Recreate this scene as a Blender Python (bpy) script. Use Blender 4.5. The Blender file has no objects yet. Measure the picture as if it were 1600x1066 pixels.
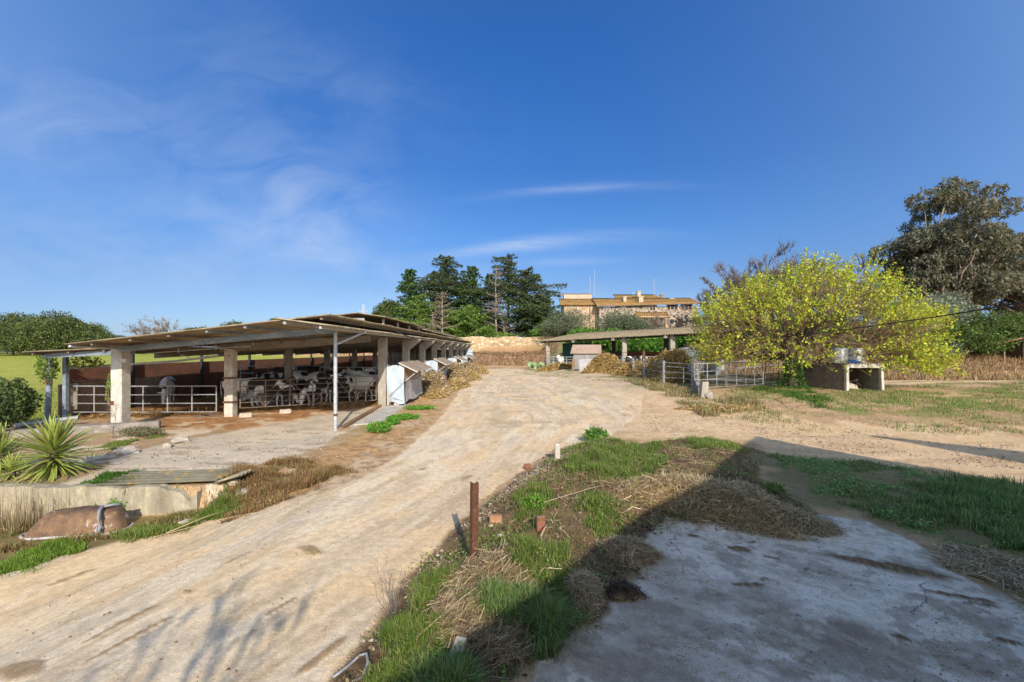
import bpy, bmesh, math, random
import numpy as np
from mathutils import Vector, Matrix
SC = bpy.context.scene
COL = SC.collection
rng = np.random.default_rng(7)
random.seed(7)
CAMH = 2.8; F = 711.0; CX = 800.0; HY = 547.0
# ------------------------------------------------------------------ numpy helpers
def ss(a, b, x):
    t = np.clip((np.asarray(x, float) - a) / (b - a), 0, 1)
    return t * t * (3 - 2 * t)
def _h(ix, iy, s):
    n = (ix.astype(np.int64) * 374761393 + iy.astype(np.int64) * 668265263 + s * 1442695041) & 0x7fffffff
    n = ((n ^ (n >> 13)) * 1274126177) & 0x7fffffff
    n = n ^ (n >> 16)
    return (n & 0xffff) / 65535.0
def vnoise(x, y, s=0):
    x = np.asarray(x, float); y = np.asarray(y, float)
    ix = np.floor(x); iy = np.floor(y); fx = x - ix; fy = y - iy
    fx = fx * fx * (3 - 2 * fx); fy = fy * fy * (3 - 2 * fy)
    ix = ix.astype(np.int64); iy = iy.astype(np.int64)
    a = _h(ix, iy, s); b = _h(ix + 1, iy, s); c = _h(ix, iy + 1, s); d = _h(ix + 1, iy + 1, s)
    return (a + (b - a) * fx) * (1 - fy) + (c + (d - c) * fx) * fy
def fbm(x, y, s=0, o=4):
    r = 0; a = .5; t = 0
    for k in range(o):
        r = r + a * vnoise(x * 2 ** k + 17.3 * k, y * 2 ** k - 9.1 * k, s + k); t += a; a *= .5
    return r / t
def seg_sd(px, py, poly):
    """signed distance to polygon, positive inside"""
    px = np.asarray(px, float); py = np.asarray(py, float)
    n = len(poly); d = np.full(px.shape, 1e9); ins = np.zeros(px.shape, bool)
    for i in range(n):
        ax, ay = poly[i]; bx, by = poly[(i + 1) % n]
        ex, ey = bx - ax, by - ay
        L = ex * ex + ey * ey + 1e-12
        t = np.clip(((px - ax) * ex + (py - ay) * ey) / L, 0, 1)
        d = np.minimum(d, (px - ax - t * ex) ** 2 + (py - ay - t * ey) ** 2)
        c = ((ay > py) != (by > py))
        with np.errstate(divide='ignore', invalid='ignore'):
            xi = (bx - ax) * (py - ay) / ((by - ay) if by != ay else 1e-12) + ax
        ins ^= (c & (px < xi))
    d = np.sqrt(d)
    return np.where(ins, d, -d)
# survey of the place: a sighting (px,py) from the station at the origin, to ground at height z / to distance Y
def G0(px, py, z=0.0):
    Y = F * (CAMH - z) / max(py - HY, .5); return ((px - CX) / F * Y, Y)
def gpoly(pts, z=0.0): return [G0(a, b, z) for a, b in pts]
MOUND = gpoly([(500,1090),(560,1010),(600,955),(645,895),(695,845),(730,800),(775,765),(815,735),(870,700),(930,684),(1000,690),(1080,680),(1150,688),(1190,700),(1190,745),(1250,770),(1285,805),(1270,832),(1150,825),(1040,812),(1012,850),(990,900),(945,965),(850,1012),(810,1075),(800,1100)], .1)
def sink(X, Y):
    D = .47 * ss(-3.2, -6.6, X) + .05 * np.clip(-7 - X, 0, 4) + .05 * ss(-3, -8, X)
    yl = np.where(X < -6.35, 9.28, 9.28 + (X + 6.35) * .40)
    w = np.where(X < -6.4, .04, .04 + .9 * ss(-6.4, -5.6, X))
    f = 1 - ss(0, 1, (Y - yl + w) / (2 * w))
    return D * f
def gz(X, Y):
    X = np.asarray(X, float); Y = np.asarray(Y, float)
    z = -sink(X, Y)
    z = z + .55 * ss(12, 26, Y) * ss(1.5, 8, X)
    z = z + 2.1 * ss(24, 105, Y) * ss(-19.3, -25, X)
    cen = ss(-48, -38, X)
    z = z + (2.3 * ss(76, 85.4, Y) + 2.9 * ss(85.7, 86.2, Y)) * ss(9, 5, X) * cen
    z = z + (5.2 * ss(64, 86, Y) + 1.0 * ss(84, 92, Y)) * ss(5, 9, X)
    z = z + 1.9 * ss(34, 46, Y) * ss(20, 28, X) * (1 - ss(64, 86, Y) * .9)
    m = seg_sd(X, Y, MOUND) if z.size < 5000 or True else 0
    n = fbm(X * 1.1, Y * 1.1, 5, 3)
    z = z + ss(-.05, 1.1, m) * (.22 + .38 * (n - .35)) + ss(0, .3, m) * .06 * (fbm(X * 5, Y * 5, 8, 3) - .5)
    return z
def gh(x, y): return float(gz(np.array([x]), np.array([y]))[0])
def P(px, py):
    """ground point seen at (px,py)"""
    z = 0.0
    for _ in range(25):
        x, y = G0(px, py, z)
        z = .5 * z + .5 * gh(x, y)
    return Vector((x, y, gh(x, y)))
def A(px, py, Y): return Vector(((px - CX) / F * Y, Y, CAMH - (py - HY) / F * Y))
# ------------------------------------------------------------------ object helpers
def tag(o, label=None, cat=None, group=None, kind=None):
    if label: o['label'] = label
    if cat: o['category'] = cat
    if group: o['group'] = group
    if kind: o['kind'] = kind
    return o
def empty(name, loc=(0, 0, 0), rz=0, label=None, cat=None, group=None):
    o = bpy.data.objects.new(name, None); o.empty_display_size = .2
    o.location = loc; o.rotation_euler = (0, 0, rz); COL.objects.link(o)
    return tag(o, label, cat, group)
def link(name, me, mat=None, parent=None, loc=None):
    o = bpy.data.objects.new(name, me); COL.objects.link(o)
    if mat is not None:
        me.materials.clear(); me.materials.append(mat)
    if parent is not None: o.parent = parent
    if loc is not None: o.location = loc
    return o
class MB:
    def __init__(s): s.v = []; s.f = []
    def box(s, c, size, rz=0, rx=0, ry=0, taper=1.0):
        M = Matrix.Translation(c) @ Matrix.Rotation(rz, 4, 'Z') @ Matrix.Rotation(ry, 4, 'Y') @ Matrix.Rotation(rx, 4, 'X')
        n = len(s.v); hx, hy, hz = [q / 2 for q in size]
        for z in (-1, 1):
            k = 1 if z < 0 else taper
            for x, y in ((-1, -1), (1, -1), (1, 1), (-1, 1)):
                s.v.append(tuple(M @ Vector((x * hx * k, y * hy * k, z * hz))))
        for f in ((3, 2, 1, 0), (4, 5, 6, 7), (0, 1, 5, 4), (1, 2, 6, 5), (2, 3, 7, 6), (3, 0, 4, 7)):
            s.f.append(tuple(n + i for i in f))
        return s
    def bar(s, a, b, w, h=None, up=(0, 0, 1)):
        """rectangular bar from a to b"""
        a = Vector(a); b = Vector(b); h = h or w; d = (b - a).normalized(); up = Vector(up)
        if abs(d.dot(up)) > .97: up = Vector((0, 1, 0))
        sx = d.cross(up).normalized(); uu = sx.cross(d).normalized(); n = len(s.v)
        for p in (a, b):
            for i, j in ((-1, -1), (1, -1), (1, 1), (-1, 1)): s.v.append(tuple(p + sx * i * w / 2 + uu * j * h / 2))
        for f in ((0, 1, 2, 3), (7, 6, 5, 4), (1, 0, 4, 5), (2, 1, 5, 6), (3, 2, 6, 7), (0, 3, 7, 4)): s.f.append(tuple(n + i for i in f))
        return s
    def tube(s, pts, r, k=8, cap=True):
        pts = [Vector(p) for p in pts]; rs = r if hasattr(r, '__len__') else [r] * len(pts)
        n = len(s.v); up = Vector((0, 0, 1))
        for i, p in enumerate(pts):
            d = (pts[min(i + 1, len(pts) - 1)] - pts[max(i - 1, 0)]).normalized()
            u = up if abs(d.dot(up)) < .95 else Vector((0, 1, 0))
            sx = d.cross(u).normalized(); uu = sx.cross(d)
            for j in range(k):
                a = 2 * math.pi * j / k; s.v.append(tuple(p + (sx * math.cos(a) + uu * math.sin(a)) * rs[i]))
        for i in range(len(pts) - 1):
            for j in range(k):
                s.f.append((n + i * k + j, n + i * k + (j + 1) % k, n + (i + 1) * k + (j + 1) % k, n + (i + 1) * k + j))
        if cap:
            s.f.append(tuple(n + j for j in reversed(range(k)))); s.f.append(tuple(n + (len(pts) - 1) * k + j for j in range(k)))
        return s
    def loft(s, rings, closed=True):
        """rings: list of equal length point lists"""
        n = len(s.v); k = len(rings[0])
        for r in rings: s.v += [tuple(p) for p in r]
        for i in range(len(rings) - 1):
            for j in range(k if closed else k - 1):
                s.f.append((n + i * k + j, n + i * k + (j + 1) % k, n + (i + 1) * k + (j + 1) % k, n + (i + 1) * k + j))
        if closed:
            s.f.append(tuple(n + j for j in reversed(range(k)))); s.f.append(tuple(n + (len(rings) - 1) * k + j for j in range(k)))
        return s
    def quad(s, a, b, c, d):
        n = len(s.v); s.v += [tuple(a), tuple(b), tuple(c), tuple(d)]; s.f.append((n, n + 1, n + 2, n + 3)); return s
    def prism(s, poly, a, b):
        """poly: list of points; extruded by vector from a offset to b offset"""
        n = len(s.v); k = len(poly); a = Vector(a); b = Vector(b)
        s.v += [tuple(Vector(p) + a) for p in poly] + [tuple(Vector(p) + b) for p in poly]
        s.f.append(tuple(n + i for i in reversed(range(k)))); s.f.append(tuple(n + k + i for i in range(k)))
        for i in range(k): s.f.append((n + i, n + (i + 1) % k, n + k + (i + 1) % k, n + k + i))
        return s
    def rock(s, c, r, seed=0, squash=(1, 1, 1), amp=.3, sub=2):
        bm = bmesh.new(); bmesh.ops.create_icosphere(bm, subdivisions=sub, radius=1)
        rr = random.Random(seed); ph = [rr.uniform(0, 6) for _ in range(6)]
        n = len(s.v)
        for v in bm.verts:
            p = v.co
            k = 1 + amp * (math.sin(p.x * 2.3 + ph[0]) * math.sin(p.y * 2.9 + ph[1]) + .6 * math.sin(p.z * 3.7 + ph[2] + p.x * 2) + .35 * math.sin(p.y * 7 + ph[3] + p.z * 5))* .6
            s.v.append((c[0] + p.x * r * squash[0] * k, c[1] + p.y * r * squash[1] * k, c[2] + p.z * r * squash[2] * k))
        for f in bm.faces: s.f.append(tuple(n + v.index for v in f.verts))
        bm.free(); return s
    def build(s, name, mat, parent=None, smooth=False, bevel=0, loc=None):
        me = bpy.data.meshes.new(name); 
        v = s.v
        me.from_pydata(v, [], s.f)
        bm = bmesh.new(); bm.from_mesh(me); bmesh.ops.recalc_face_normals(bm, faces=bm.faces)
        if bevel:
            bmesh.ops.bevel(bm, geom=[e for e in bm.edges], offset=bevel, segments=1, affect='EDGES', clamp_overlap=True)
        bm.to_mesh(me); bm.free()
        if smooth: me.polygons.foreach_set('use_smooth', [True] * len(me.polygons))
        return link(name, me, mat, parent, loc)
def rawmesh(name, V, faces_flat, counts, col=None, smooth=False):
    """fast mesh from numpy: V (N,3), faces_flat loop indices, counts per face; col (nfaces or nverts,3)"""
    me = bpy.data.meshes.new(name)
    V = np.ascontiguousarray(V, np.float32); me.vertices.add(len(V)); me.vertices.foreach_set('co', V.ravel())
    faces_flat = np.ascontiguousarray(faces_flat, np.int32); counts = np.ascontiguousarray(counts, np.int32)
    me.loops.add(len(faces_flat)); me.loops.foreach_set('vertex_index', faces_flat)
    me.polygons.add(len(counts)); st = np.concatenate([[0], np.cumsum(counts)[:-1]]).astype(np.int32)
    me.polygons.foreach_set('loop_start', st)
    try: me.polygons.foreach_set('loop_total', counts)
    except Exception: pass
    if smooth: me.polygons.foreach_set('use_smooth', np.ones(len(counts), bool))
    me.update(calc_edges=True)
    if col is not None:
        c4 = np.ones((len(V), 4), np.float32); c4[:, :3] = col
        at = me.color_attributes.new('Col', 'FLOAT_COLOR', 'POINT'); at.data.foreach_set('color', c4.ravel())
    return me
def unit(v): return v / (np.linalg.norm(v, axis=-1, keepdims=True) + 1e-9)
# ------------------------------------------------------------------ materials
MATS = {}
def nodes(name):
    m = bpy.data.materials.new(name); m.use_nodes = True; nt = m.node_tree; nt.nodes.clear()
    out = nt.nodes.new('ShaderNodeOutputMaterial'); b = nt.nodes.new('ShaderNodeBsdfPrincipled')
    nt.links.new(b.outputs[0], out.inputs[0]); MATS[name] = m
    return m, nt, b, out
def N(nt, t, **kw):
    n = nt.nodes.new(t)
    for k, v in kw.items():
        if k in n.inputs: n.inputs[k].default_value = v
        else: setattr(n, k, v)
    return n
def noise(nt, scale, detail=5, rough=.6, vec=None, dist=0):
    n = N(nt, 'ShaderNodeTexNoise'); n.inputs['Scale'].default_value = scale; n.inputs['Detail'].default_value = detail
    n.inputs['Roughness'].default_value = rough; n.inputs['Distortion'].default_value = dist
    if vec is not None: nt.links.new(vec, n.inputs['Vector'])
    return n.outputs['Fac']
def ramp(nt, fac, stops):
    r = N(nt, 'ShaderNodeValToRGB'); e = r.color_ramp.elements
    while len(e) < len(stops): e.new(.5)
    for i, (p, c) in enumerate(stops):
        e[i].position = p; e[i].color = (c, c, c, 1) if not hasattr(c, '__len__') else tuple(c) + (1,)
    nt.links.new(fac, r.inputs[0]); return r.outputs[0]
def mix(nt, a, b, fac, mode='MIX'):
    m = N(nt, 'ShaderNodeMix', data_type='RGBA', blend_type=mode)
    for s, v in ((m.inputs[0], fac), (m.inputs[6], a), (m.inputs[7], b)):
        if hasattr(v, 'node'): nt.links.new(v, s)
        else: s.default_value = v if not hasattr(v, '__len__') else tuple(v) + ((1,) if len(v) == 3 else ())
    return m.outputs[2]
def bump(nt, b, h, strength=.4, dist=.02):
    n = N(nt, 'ShaderNodeBump'); n.inputs['Strength'].default_value = strength; n.inputs['Distance'].default_value = dist
    nt.links.new(h, n.inputs['Height']); nt.links.new(n.outputs[0], b.inputs['Normal']); return n
def coords(nt, kind='Object', scale=None, rot=None):
    c = N(nt, 'ShaderNodeTexCoord').outputs[kind]
    if scale or rot:
        m = N(nt, 'ShaderNodeMapping'); nt.links.new(c, m.inputs[0])
        if scale: m.inputs['Scale'].default_value = scale
        if rot: m.inputs['Rotation'].default_value = rot
        c = m.outputs[0]
    return c
def weathered(name, base, dark, light=None, scale=3, rough=.85, metal=0, bstr=.3, fine=40, stretch=(1, 1, 1), spots=None, spec=.3, rnd=0):
    m, nt, b, o = nodes(name); vec = coords(nt, 'Object', stretch)
    f = ramp(nt, noise(nt, scale, 8, .65, vec), [(.32, 0), (.68, 1)])
    c = mix(nt, dark, base, f)
    if light: c = mix(nt, c, light, ramp(nt, noise(nt, scale * 2.7, 6, .7, vec), [(.52, 0), (.7, 1)]))
    if spots:
        col, sc, th = spots
        c = mix(nt, c, col, ramp(nt, noise(nt, sc, 6, .65, vec), [(th, 0), (th + .06, 1)]))
    g = noise(nt, fine, 4, .6, vec)
    c = mix(nt, c, ramp(nt, g, [(.2, .72), (.8, 1.22)]), 1.0, 'MULTIPLY')
    if rnd:
        oi = N(nt, 'ShaderNodeObjectInfo'); mr = N(nt, 'ShaderNodeMapRange'); mr.inputs[3].default_value = 1 - rnd; mr.inputs[4].default_value = 1 + rnd
        nt.links.new(oi.outputs['Random'], mr.inputs[0]); c = mix(nt, c, mr.outputs[0], 1.0, 'MULTIPLY')
    nt.links.new(c, b.inputs['Base Color']); b.inputs['Roughness'].default_value = rough; b.inputs['Metallic'].default_value = metal
    b.inputs['Specular IOR Level'].default_value = spec
    bump(nt, b, noise(nt, scale * 6, 6, .7, vec), bstr, .02)
    return m
def leafmat(name, trans=.3, rough=.6, tint=(1, 1, 1)):
    m, nt, b, o = nodes(name)
    a = N(nt, 'ShaderNodeVertexColor', layer_name='Col'); c = mix(nt, a.outputs[0], tint, 1.0, 'MULTIPLY')
    nt.links.new(c, b.inputs['Base Color']); b.inputs['Roughness'].default_value = rough; b.inputs['Specular IOR Level'].default_value = .25
    t = N(nt, 'ShaderNodeBsdfTranslucent'); nt.links.new(mix(nt, c, (1.25, 1.3, .6), 1.0, 'MULTIPLY'), t.inputs[0])
    ms = N(nt, 'ShaderNodeMixShader'); ms.inputs[0].default_value = trans
    nt.links.new(b.outputs[0], ms.inputs[1]); nt.links.new(t.outputs[0], ms.inputs[2]); nt.links.new(ms.outputs[0], o.inputs[0])
    return m
M = {}
M['leaf'] = leafmat('leaf', .32); M['blade'] = leafmat('grass_blade', .3, .5); M['straw'] = leafmat('straw_stalk', .15, .7)
M['softgrey'] = weathered('grey_rail', (.36, .37, .38), (.20, .20, .20), (.50, .51, .52), 6, .6, .1, .15, fine=50, spots=((.22, .12, .07), 9, .60))
M['bark'] = weathered('bark', (.16, .12, .09), (.07, .05, .04), None, 4, .95, fine=30, stretch=(1, 1, .3), bstr=.8)
M['palebark'] = weathered('pale_bark', (.38, .31, .25), (.16, .12, .10), None, 2, .9, fine=20, stretch=(1, 1, .3), bstr=.5)
M['greybark'] = weathered('grey_bark', (.22, .18, .16), (.13, .10, .09), None, 3, .9, fine=20, bstr=.5)
M['concrete'] = weathered('cast_concrete', (.42, .38, .32), (.28, .245, .20), (.52, .48, .42), 2.2, .9, fine=60, stretch=(1, 1, .5), bstr=.35, spots=((.13, .10, .075), 5, .66))
M['limewash'] = weathered('limewashed_concrete', (.66, .62, .54), (.42, .37, .30), (.74, .71, .64), 2.4, .9, fine=70, bstr=.45, spots=((.16, .12, .085), 4.5, .67))
M['block'] = weathered('block_concrete', (.32, .285, .25), (.20, .17, .145), (.42, .39, .34), 1.6, .95, fine=50, bstr=.5, spots=((.10, .08, .06), 3.3, .63))
M['galv'] = weathered('galvanised_steel', (.56, .58, .60), (.36, .38, .40), (.70, .71, .72), 6, .5, .15, .15, fine=50, spots=((.22, .11, .05), 9, .72))
M['galvblue'] = weathered('blue_grey_steel', (.30, .36, .42), (.17, .21, .26), (.42, .47, .52), 3, .5, .1, .15, fine=40, stretch=(.4, 1, 1), spots=((.18, .09, .05), 7, .70))
M['rust'] = weathered('rusty_steel', (.19, .085, .045), (.09, .042, .028), (.28, .14, .07), 9, .85, .2, .5, fine=80)
M['rustrail'] = weathered('rust_flecked_rail', (.30, .25, .21), (.15, .08, .05), (.42, .39, .36), 7, .7, .25, .3, fine=60)
M['darksteel'] = weathered('dark_steel', (.06, .065, .07), (.03, .03, .035), None, 5, .6, .3)
M['timber'] = weathered('weathered_timber', (.36, .22, .12), (.17, .10, .055), (.46, .31, .19), 3, .9, fine=40, stretch=(1, .15, 1), bstr=.5)
M['greywood'] = weathered('grey_timber', (.27, .22, .175), (.13, .105, .085), None, 3, .9, fine=40, bstr=.5)
M['tarp'] = weathered('blue_white_tarpaulin', (.50, .60, .68), (.44, .52, .60), (.60, .67, .72), 2.5, .55, fine=15, bstr=.5, spots=((.24, .20, .15), 4, .70))
M['tarptan'] = weathered('dusty_tarpaulin', (.42, .32, .22), (.30, .22, .15), (.52, .44, .34), 3, .8, fine=25, bstr=.4)
M['tarpgrey'] = weathered('pale_grey_sheet', (.48, .46, .44), (.32, .30, .29), (.62, .61, .60), 2, .7, fine=15, bstr=.5)
M['whitepaint'] = weathered('chipped_white_paint', (.72, .70, .66), (.45, .42, .38), None, 3, .6, fine=40)
M['pvc'] = weathered('grey_plastic_pipe', (.34, .35, .38), (.22, .22, .25), None, 4, .4, fine=30, bstr=.1)
M['rubber'] = weathered('black_rubber', (.025, .025, .027), (.012, .012, .014), None, 4, .6)
M['plank'] = weathered('wall_board', (.36, .29, .22), (.25, .19, .14), (.44, .37, .29), 1.2, .9, fine=30, bstr=.2)
def corr_mat(name, base, dark, lichen, th=.5):
    m, nt, b, o = nodes(name); vec = coords(nt, 'Object')
    c = mix(nt, dark, base, ramp(nt, noise(nt, .9, 8, .7, vec), [(.35, 0), (.65, 1)]))
    c = mix(nt, c, lichen, ramp(nt, noise(nt, 2.3, 8, .75, vec), [(th, 0), (th + .1, 1)]))
    st = noise(nt, 1, 4, .6, coords(nt, 'Object', (.25, 7, 1)))
    c = mix(nt, c, ramp(nt, st, [(.3, .65), (.7, 1.2)]), 1.0, 'MULTIPLY')
    nt.links.new(c, b.inputs['Base Color']); b.inputs['Roughness'].default_value = .95; b.inputs['Specular IOR Level'].default_value = .1
    bump(nt, b, noise(nt, 30, 6, .7, vec), .3, .01); return m
M['fibro'] = corr_mat('fibre_cement_sheet', (.34, .27, .18), (.20, .155, .105), (.42, .33, .17))
M['fibropale'] = corr_mat('pale_fibre_cement_sheet', (.42, .36, .26), (.27, .22, .15), (.50, .42, .26))
M['fibroyellow'] = corr_mat('lichened_fibre_cement', (.27, .245, .17), (.15, .135, .10), (.62, .35, .02), .54)
def brick_mat(name, c1, c2, mortar, w=.24, h=.07, axes='YZ', dirt=(.1, .07, .05)):
    m, nt, b, o = nodes(name); co = coords(nt, 'Object'); sp = N(nt, 'ShaderNodeSeparateXYZ'); nt.links.new(co, sp.inputs[0])
    cb = N(nt, 'ShaderNodeCombineXYZ'); nt.links.new(sp.outputs['XYZ'.index(axes[0])], cb.inputs[0]); nt.links.new(sp.outputs['XYZ'.index(axes[1])], cb.inputs[1])
    br = N(nt, 'ShaderNodeTexBrick'); nt.links.new(cb.outputs[0], br.inputs['Vector'])
    br.inputs['Scale'].default_value = 1; br.inputs['Brick Width'].default_value = w; br.inputs['Row Height'].default_value = h
    br.inputs['Mortar Size'].default_value = .008; br.inputs['Color1'].default_value = c1 + (1,); br.inputs['Color2'].default_value = c2 + (1,); br.inputs['Mortar'].default_value = mortar + (1,)
    c = mix(nt, br.outputs[0], dirt, ramp(nt, noise(nt, 1.3, 7, .7, co), [(.45, 0), (.75, .75)]))
    c = mix(nt, c, ramp(nt, noise(nt, 25, 4, .6, co), [(.2, .75), (.8, 1.2)]), 1.0, 'MULTIPLY')
    nt.links.new(c, b.inputs['Base Color']); b.inputs['Roughness'].default_value = .92
    bump(nt, b, br.outputs['Fac'], -.5, .01); return m
M['brick'] = brick_mat('red_brick', (.33, .115, .06), (.24, .085, .05), (.20, .15, .11))
def stone_mat(name, cols, mortar, scale, wm=.08, axes=None):
    m, nt, b, o = nodes(name); co = coords(nt, 'Object', scale)
    w = N(nt, 'ShaderNodeTexVoronoi', feature='DISTANCE_TO_EDGE'); w.inputs['Scale'].default_value = 1; nt.links.new(co, w.inputs[0])
    v = N(nt, 'ShaderNodeTexVoronoi'); v.inputs['Scale'].default_value = 1; nt.links.new(co, v.inputs[0])
    sp = N(nt, 'ShaderNodeSeparateColor'); nt.links.new(v.outputs['Color'], sp.inputs[0])
    n = len(cols); c = ramp(nt, sp.outputs[0], [(i / (n - 1), k) for i, k in enumerate(cols)])
    c = mix(nt, mortar, c, ramp(nt, w.outputs['Distance'], [(wm * .5, 0), (wm, 1)]))
    c = mix(nt, c, ramp(nt, noise(nt, 4, 6, .7, co), [(.25, .65), (.75, 1.3)]), 1.0, 'MULTIPLY')
    nt.links.new(c, b.inputs['Base Color']); b.inputs['Roughness'].default_value = .95; b.inputs['Specular IOR Level'].default_value = .1
    bump(nt, b, w.outputs['Distance'], .6, .08); return m
M['rubble'] = stone_mat('warm_rubble_stone', [(.32, .22, .12), (.62, .47, .29), (.48, .33, .19), (.74, .58, .38), (.40, .27, .15)], (.34, .26, .16), (1.15, 1.15, 2.4), .10)
M['house_stone'] = stone_mat('pale_mortared_stone', [(.08, .065, .055), (.22, .17, .13), (.14, .105, .08), (.30, .22, .16), (.12, .10, .09)], (.46, .39, .31), (1.5, 1.5, 1.9), .14)
def tile_mat():
    m, nt, b, o = nodes('roof_tile'); co = coords(nt, 'Object')
    c = mix(nt, (.22, .105, .04), (.42, .22, .07), ramp(nt, noise(nt, 2.2, 7, .7, co), [(.35, 0), (.65, 1)]))
    c = mix(nt, c, (.43, .29, .06), ramp(nt, noise(nt, .7, 6, .7, co), [(.45, 0), (.62, .8)]))
    c = mix(nt, c, ramp(nt, noise(nt, 9, 3, .6, co), [(.3, .6), (.7, 1.3)]), 1.0, 'MULTIPLY')
    nt.links.new(c, b.inputs['Base Color']); b.inputs['Roughness'].default_value = .95; return m
M['tile'] = tile_mat()
M['plaster'] = weathered('peach_render', (.62, .43, .29), (.50, .33, .21), (.68, .52, .38), .5, .95, fine=6, bstr=.1)
M['palebox'] = weathered('cream_render', (.60, .48, .36), (.45, .35, .26), None, .8, .95, fine=6, bstr=.1)
M['glass'] = weathered('window_glass', (.05, .07, .09), (.03, .04, .05), None, .5, .08, 0, .02, spec=.9)
M['shade_net'] = weathered('green_shade_net', (.02, .10, .075), (.012, .06, .05), None, 1.5, .8)
M['shedmetal'] = weathered('grey_shed_sheet', (.20, .22, .25), (.12, .13, .15), (.30, .32, .34), 1.5, .7, .2, fine=12, stretch=(6, 6, .4))
M['tanksteel'] = weathered('shiny_tank_steel', (.55, .57, .60), (.35, .37, .40), (.68, .70, .72), 3, .3, .85, .2, fine=20)
M['bluebag'] = weathered('blue_plastic', (.04, .12, .32), (.03, .08, .22), None, 5, .5)
M['hutch'] = weathered('pale_grey_boards', (.34, .33, .32), (.20, .19, .18), (.44, .43, .42), 2, .85, fine=20, stretch=(8, 8, .5))
M['hutchroof'] = weathered('dusty_pink_board', (.46, .33, .25), (.33, .23, .17), None, 2, .9, fine=20)
M['whitestone'] = weathered('white_rubble', (.62, .55, .46), (.42, .35, .27), None, 5, .95, fine=60, bstr=.6)
M['orangebrick'] = weathered('orange_clay_brick', (.50, .27, .14), (.34, .17, .09), (.56, .38, .24), 12, .92, fine=120, bstr=.4)
M['treerust'] = weathered('rusty_enamel', (.27, .155, .085), (.12, .075, .05), (.34, .22, .10), 3.5, .6, .1, .3, fine=50, spots=((.62, .62, .62), 2.6, .60))
M['chipwhite'] = weathered('chipped_enamel_rim', (.66, .65, .63), (.30, .22, .16), (.78, .77, .75), 12, .4, 0, .2, fine=60, spots=((.16, .08, .04), 8, .66))
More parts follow.
